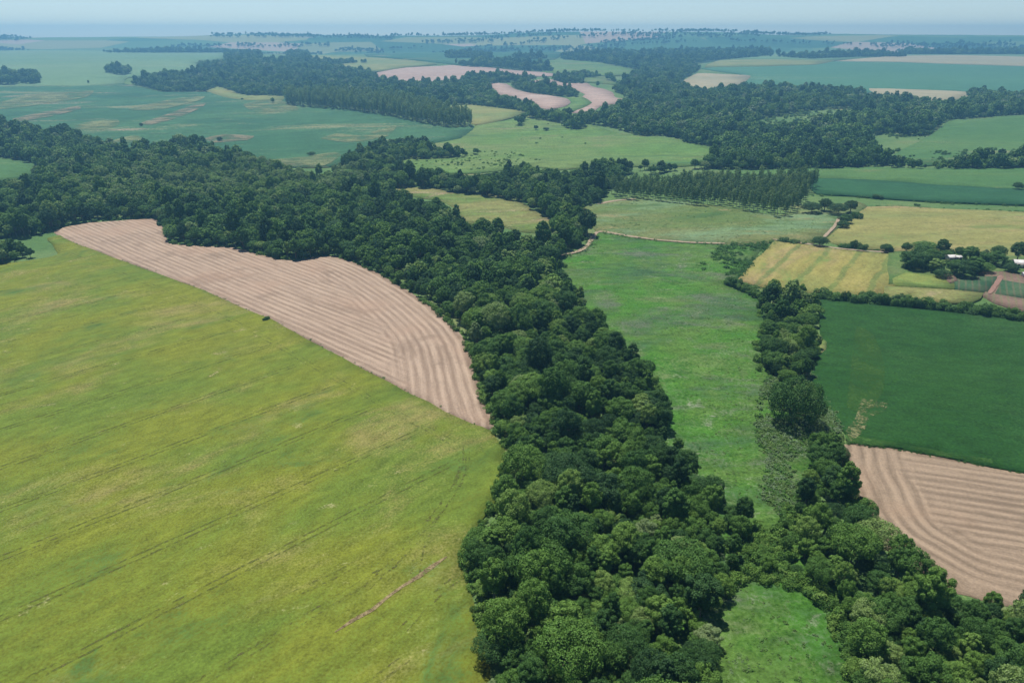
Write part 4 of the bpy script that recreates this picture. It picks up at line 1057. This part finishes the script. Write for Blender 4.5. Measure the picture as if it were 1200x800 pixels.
def hedge(px, n, label, wr, hr, seed, name='hedge_bush', tones=(.1, .5)):
    rng = np.random.default_rng(seed)
    px = np.array(px, float)
    L = np.concatenate([[0], np.cumsum(np.hypot(*np.diff(px, axis=0).T))])
    for k in range(n):
        s = (k + .5 + rng.uniform(-.25, .25)) / n * L[-1]
        x, y = np.interp(s, L, px[:, 0]), np.interp(s, L, px[:, 1]) + rng.uniform(-1.5, 1.5)
        w, h = rng.uniform(*wr), rng.uniform(*hr)
        big = False
        at_tree(name, HI_MESH[rng.integers(8)] if big else SHRUB_MESH[rng.integers(5)], x, y, w, h, rng.uniform(*tones), label.format(ordinal(k + 1)), 'bush', label.split('from')[-1].strip(), 10.0 if big else 3.4, 11.0 if big else 2.4, rng, 'stem')
hedge([(960, 350), (1000, 354), (1050, 358), (1100, 363), (1150, 369), (1200, 377), (1260, 384)], 44, '{} bush from the streamside wood along the hedge above the soybean field', (11, 22), (8, 15), 3)
hedge([(850, 332), (866, 337), (884, 346), (895, 352)], 9, '{} bush from the dark marsh grass below the striped yellow field', (9, 15), (7, 12), 4, tones=(.2, .6))

# ------------------------------------------------------------------ scrub and grass tufts
def fill(px, dens, rng):
    poly = ground(px)
    x0, y0 = poly.min(0); x1, y1 = poly.max(0)
    n = int((x1 - x0) * (y1 - y0) * dens)
    x = rng.uniform(x0, x1, n); y = rng.uniform(y0, y1, n)
    k = inside(poly, x, y)
    return x[k], y[k]
def scrub(name, specs, label, cat, protos, seed, sink=0.0):
    rng = np.random.default_rng(seed)
    X, Y, SC, TO = [], [], [], []
    for px, dens, (s0, s1), (t0, t1), clump in specs:
        x, y = fill(px, dens, rng)
        keep = rng.random(len(x)) < np.clip((wnoise(x, y, clump, seed) - .28) * 2.6, 0.04, 1)
        x, y = x[keep], y[keep]
        X.append(x); Y.append(y); SC.append(rng.uniform(s0, s1, len(x)) ** 1.0); TO.append(rng.uniform(t0, t1, len(x)))
    X, Y, SC, TO = map(np.concatenate, (X, Y, SC, TO))
    return scatter(name, X, Y, np.zeros(len(X), int), SC, TO, (protos,), label, cat, seed, sink)
scrub('meadow_tufts', [(MEADOW, 0.30, (.25, .65), (.3, .75), 14), ([(800, 520), (900, 470), (960, 520), (935, 640), (900, 670), (860, 740), (985, 760), (1000, 860), (780, 860)], 0.22, (.3, .65), (.45, .75), 9)], 'grass tufts and low weeds over the marshy meadow', 'weeds', TUFT, 21)
scrub('grove_undergrowth', [([(1060, 300), (1085, 294), (1120, 300), (1158, 302), (1158, 318), (1145, 323), (1105, 326), (1062, 318)], 0.20, (.6, 1.6), (.0, .45), 12), ([(1160, 305), (1186, 305), (1186, 318), (1160, 318)], 0.03, (.5, 1.0), (.2, .6), 12)], 'dark bushes filling the floor of the farm grove', 'undergrowth', SHRUB, 27)
scrub('grey_scrub', [([(898, 442), (950, 434), (962, 455), (985, 500), (992, 520), (958, 525), (940, 548), (932, 590), (915, 605), (895, 585), (898, 545), (885, 505), (888, 470)], 1.4, (.7, 1.5), (.30, .90), 8)], 'greyish green scrub round the huge spreading tree', 'scrub', TUFT, 22)
scrub('wet_tufts', [(WET, 0.09, (.4, 1.0), (.3, .85), 20), ([(846, 288), (906, 284), (868, 326), (846, 322), (815, 315)], 0.20, (1.0, 2.2), (.0, .3), 9)], 'dark grass tufts on the wet pasture and meadow corner', 'weeds', TUFT, 23)
EDGE_M = [(664, 310), (694, 345), (742, 395), (774, 452), (792, 488), (817, 520), (847, 545), (872, 575), (886, 605), (886, 640), (876, 668), (860, 695)]
def edge_bushes():
    rng = np.random.default_rng(41)
    X, Y, SC, TO = [], [], [], []
    for px, w, n, t in ((EDGE_M, 2.2, 700, (.3, .75)), ([(395, 303), (451, 326), (511, 366), (549, 404), (566, 466), (583, 508), (592, 545), (570, 598), (540, 650), (552, 690), (566, 740)], 1.8, 420, (.3, .75)), ([(930, 600), (900, 640), (905, 672), (946, 690), (980, 724), (1000, 790)], 2.0, 240, (.35, .75)),
                        ([(1012, 582), (1034, 626), (1089, 665), (1166, 700), (1240, 722)], 1.6, 160, (.3, .75)), ([(196, 286), (240, 291), (290, 296), (345, 308), (395, 303)], 3.0, 120, (.4, .7)), ([(60, 272), (100, 261), (182, 257)], 3.0, 60, (.3, .6)),
                        ([(886, 352), (896, 380), (890, 400), (893, 430)], 3.0, 70, (.3, .7)), ([(897, 668), (890, 655), (897, 645)], 5.0, 60, (.45, .7))):
        g = ground(px)
        L = np.concatenate([[0], np.cumsum(np.hypot(*np.diff(g, axis=0).T))])
        s = rng.uniform(0, L[-1], n)
        X.append(np.interp(s, L, g[:, 0]) + rng.normal(0, w, n)); Y.append(np.interp(s, L, g[:, 1]) + rng.normal(0, w, n))
        SC.append(rng.uniform(.35, 1.15, n)); TO.append(rng.uniform(*t, n))
    X, Y, SC, TO = map(np.concatenate, (X, Y, SC, TO))
    k = np.zeros(len(X), bool)
    for wpx in (WOOD_A, WOOD_B1, WOOD_B2):
        wp = gpoly(smooth_px(wpx, 2), 'wood', 11 if wpx is WOOD_A else 8)
        k |= inside(wp, X, Y) | (edge_dist(wp, X, Y) < 1.8)
    for fp in (CROPW, ground(smooth_px(STUB_L, 3)), ground(smooth_px(STUB_R, 3))):
        k &= ~(inside(fp, X, Y) & (edge_dist(fp, X, Y) > 0.9))
    X, Y, SC, TO = X[k], Y[k], SC[k], TO[k]
    scatter('undergrowth', X, Y, np.zeros(len(X), int), SC, TO, (SHRUB,), 'light green undergrowth along the foot of the woods', 'undergrowth', 43)
edge_bushes()
scrub('pasture_scrub', [([(473, 186), (540, 176), (600, 180), (640, 190), (600, 194), (560, 201), (480, 198)], 0.020, (.35, 1.0), (.5, .85), 40), ([(1022, 156), (1050, 152), (1093, 157), (1060, 175), (1046, 182)], 0.010, (.6, 1.8), (.4, .95), 40), ([(875, 150), (890, 140), (950, 130), (1005, 126), (1010, 132), (985, 138), (950, 146), (900, 152)], 0.008, (.6, 2.0), (.5, .95), 40),
                        ([(1046, 190), (1090, 178), (1200, 176), (1300, 178), (1300, 190), (1200, 190)], 0.006, (.6, 1.8), (.2, .6), 40), ([(560, 147), (660, 146), (800, 168), (840, 178), (720, 186), (620, 172)], 0.0004, (.4, 1.2), (.1, .6), 60)], 'scattered pale scrub on the far pastures', 'scrub', SHRUB, 24)

# weeds along the field borders
def margins():
    rng = np.random.default_rng(91)
    X, Y, SC, TO = [], [], [], []
    for px, w, dens, sz, t in (([(80, 283), (120, 298), (170, 316), (240, 342), (318, 376), (400, 420), (480, 462), (540, 492), (575, 506)], 0.7, 1.0, (.2, .5), (.3, .75)),
                               ([(992, 520), (1040, 525), (1100, 536), (1200, 555), (1300, 573)], 0.45, 2.2, (.25, .55), (.0, .35)), ([(962, 400), (954, 425), (953, 452), (965, 482), (986, 504)], 1.6, 2.5, (.4, 1.0), (.4, .95)),
                               ([(864, 329), (885, 305), (908, 284)], 1.2, 2.0, (.5, 1.3), (.0, .4)), ([(908, 285), (950, 290), (1000, 297), (1054, 301)], 1.3, 1.4, (.4, 1.0), (.2, .7)), ([(967, 282), (985, 268), (1000, 255), (1017, 244)], 1.2, 1.4, (.5, 1.2), (.1, .6)),
                               ([(864, 331), (895, 339), (960, 347), (1000, 351), (1040, 349)], 1.2, 1.6, (.4, 1.0), (.3, .8)), ([(1018, 243), (1100, 245), (1200, 249), (1300, 255)], 2.0, .8, (.6, 1.4), (.2, .7)), ([(948, 229), (1000, 231), (1100, 238), (1200, 242)], 2.0, .6, (.7, 1.6), (.1, .6)),
                               ([(1058, 305), (1055, 322), (1045, 340)], 1.6, 2.0, (.5, 1.2), (.2, .7)), ([(699, 272), (747, 280), (810, 286), (850, 287)], 1.8, 1.0, (.5, 1.1), (.2, .7)), ([(657, 301), (682, 296), (692, 287), (698, 275)], 2.2, 1.5, (.5, 1.0), (.2, .7)),
                               ([(1046, 329), (1061, 321), (1095, 326), (1118, 334), (1118, 341), (1150, 346), (1160, 348)], 1.0, 1.5, (.4, .9), (.1, .6)), ([(1143, 322), (1180, 321), (1200, 327)], 1.0, 1.5, (.4, 1.0), (.1, .6)), ([(948, 212), (1040, 215), (1100, 220), (1200, 225)], 1.5, .6, (.6, 1.5), (.0, .5))):
        g = ground(px)
        L = np.concatenate([[0], np.cumsum(np.hypot(*np.diff(g, axis=0).T))])
        n = int(L[-1] * dens)
        s = rng.uniform(0, L[-1], n)
        s = s[rng.random(n) < 0.25 + 0.75 * (np.sin(s / 7.0) * np.sin(s / 17.0 + 1) > -0.2)]
        n = len(s)
        X.append(np.interp(s, L, g[:, 0]) + rng.normal(0, w, n)); Y.append(np.interp(s, L, g[:, 1]) + rng.normal(0, w, n))
        SC.append(rng.uniform(*sz, n)); TO.append(rng.uniform(*t, n))
    X, Y, SC, TO = map(np.concatenate, (X, Y, SC, TO))
    scatter('margin_weeds', X, Y, np.zeros(len(X), int), SC, TO, (TUFT,), 'ragged weeds along the borders of the fields and tracks', 'weeds', 92, -0.25)
margins()

# ------------------------------------------------------------------ the air
def haze():
    N = NT('pale_blue_air')
    N.t.nodes.remove(N.b)
    pv = N.n('ShaderNodeVolumePrincipled', ins={'Color': (0.27, 0.66, 1.0, 1), 'Density': 2.3e-4, 'Anisotropy': 0.45})
    N.l(pv.outputs[0], N.out.inputs['Volume'])
    zmin = -12.0
    v, q = box(-5500, 5500, -5500, 5500, zmin, 174.0)
    o = obj('haze', mesh_np('haze', v, q, N.m))
    tag(o, 'thin pale blue air over the whole valley', 'haze', kind='stuff')
haze()
print('trees', len(IND), 'stuff', len(REST), 'euc', N_EUC)
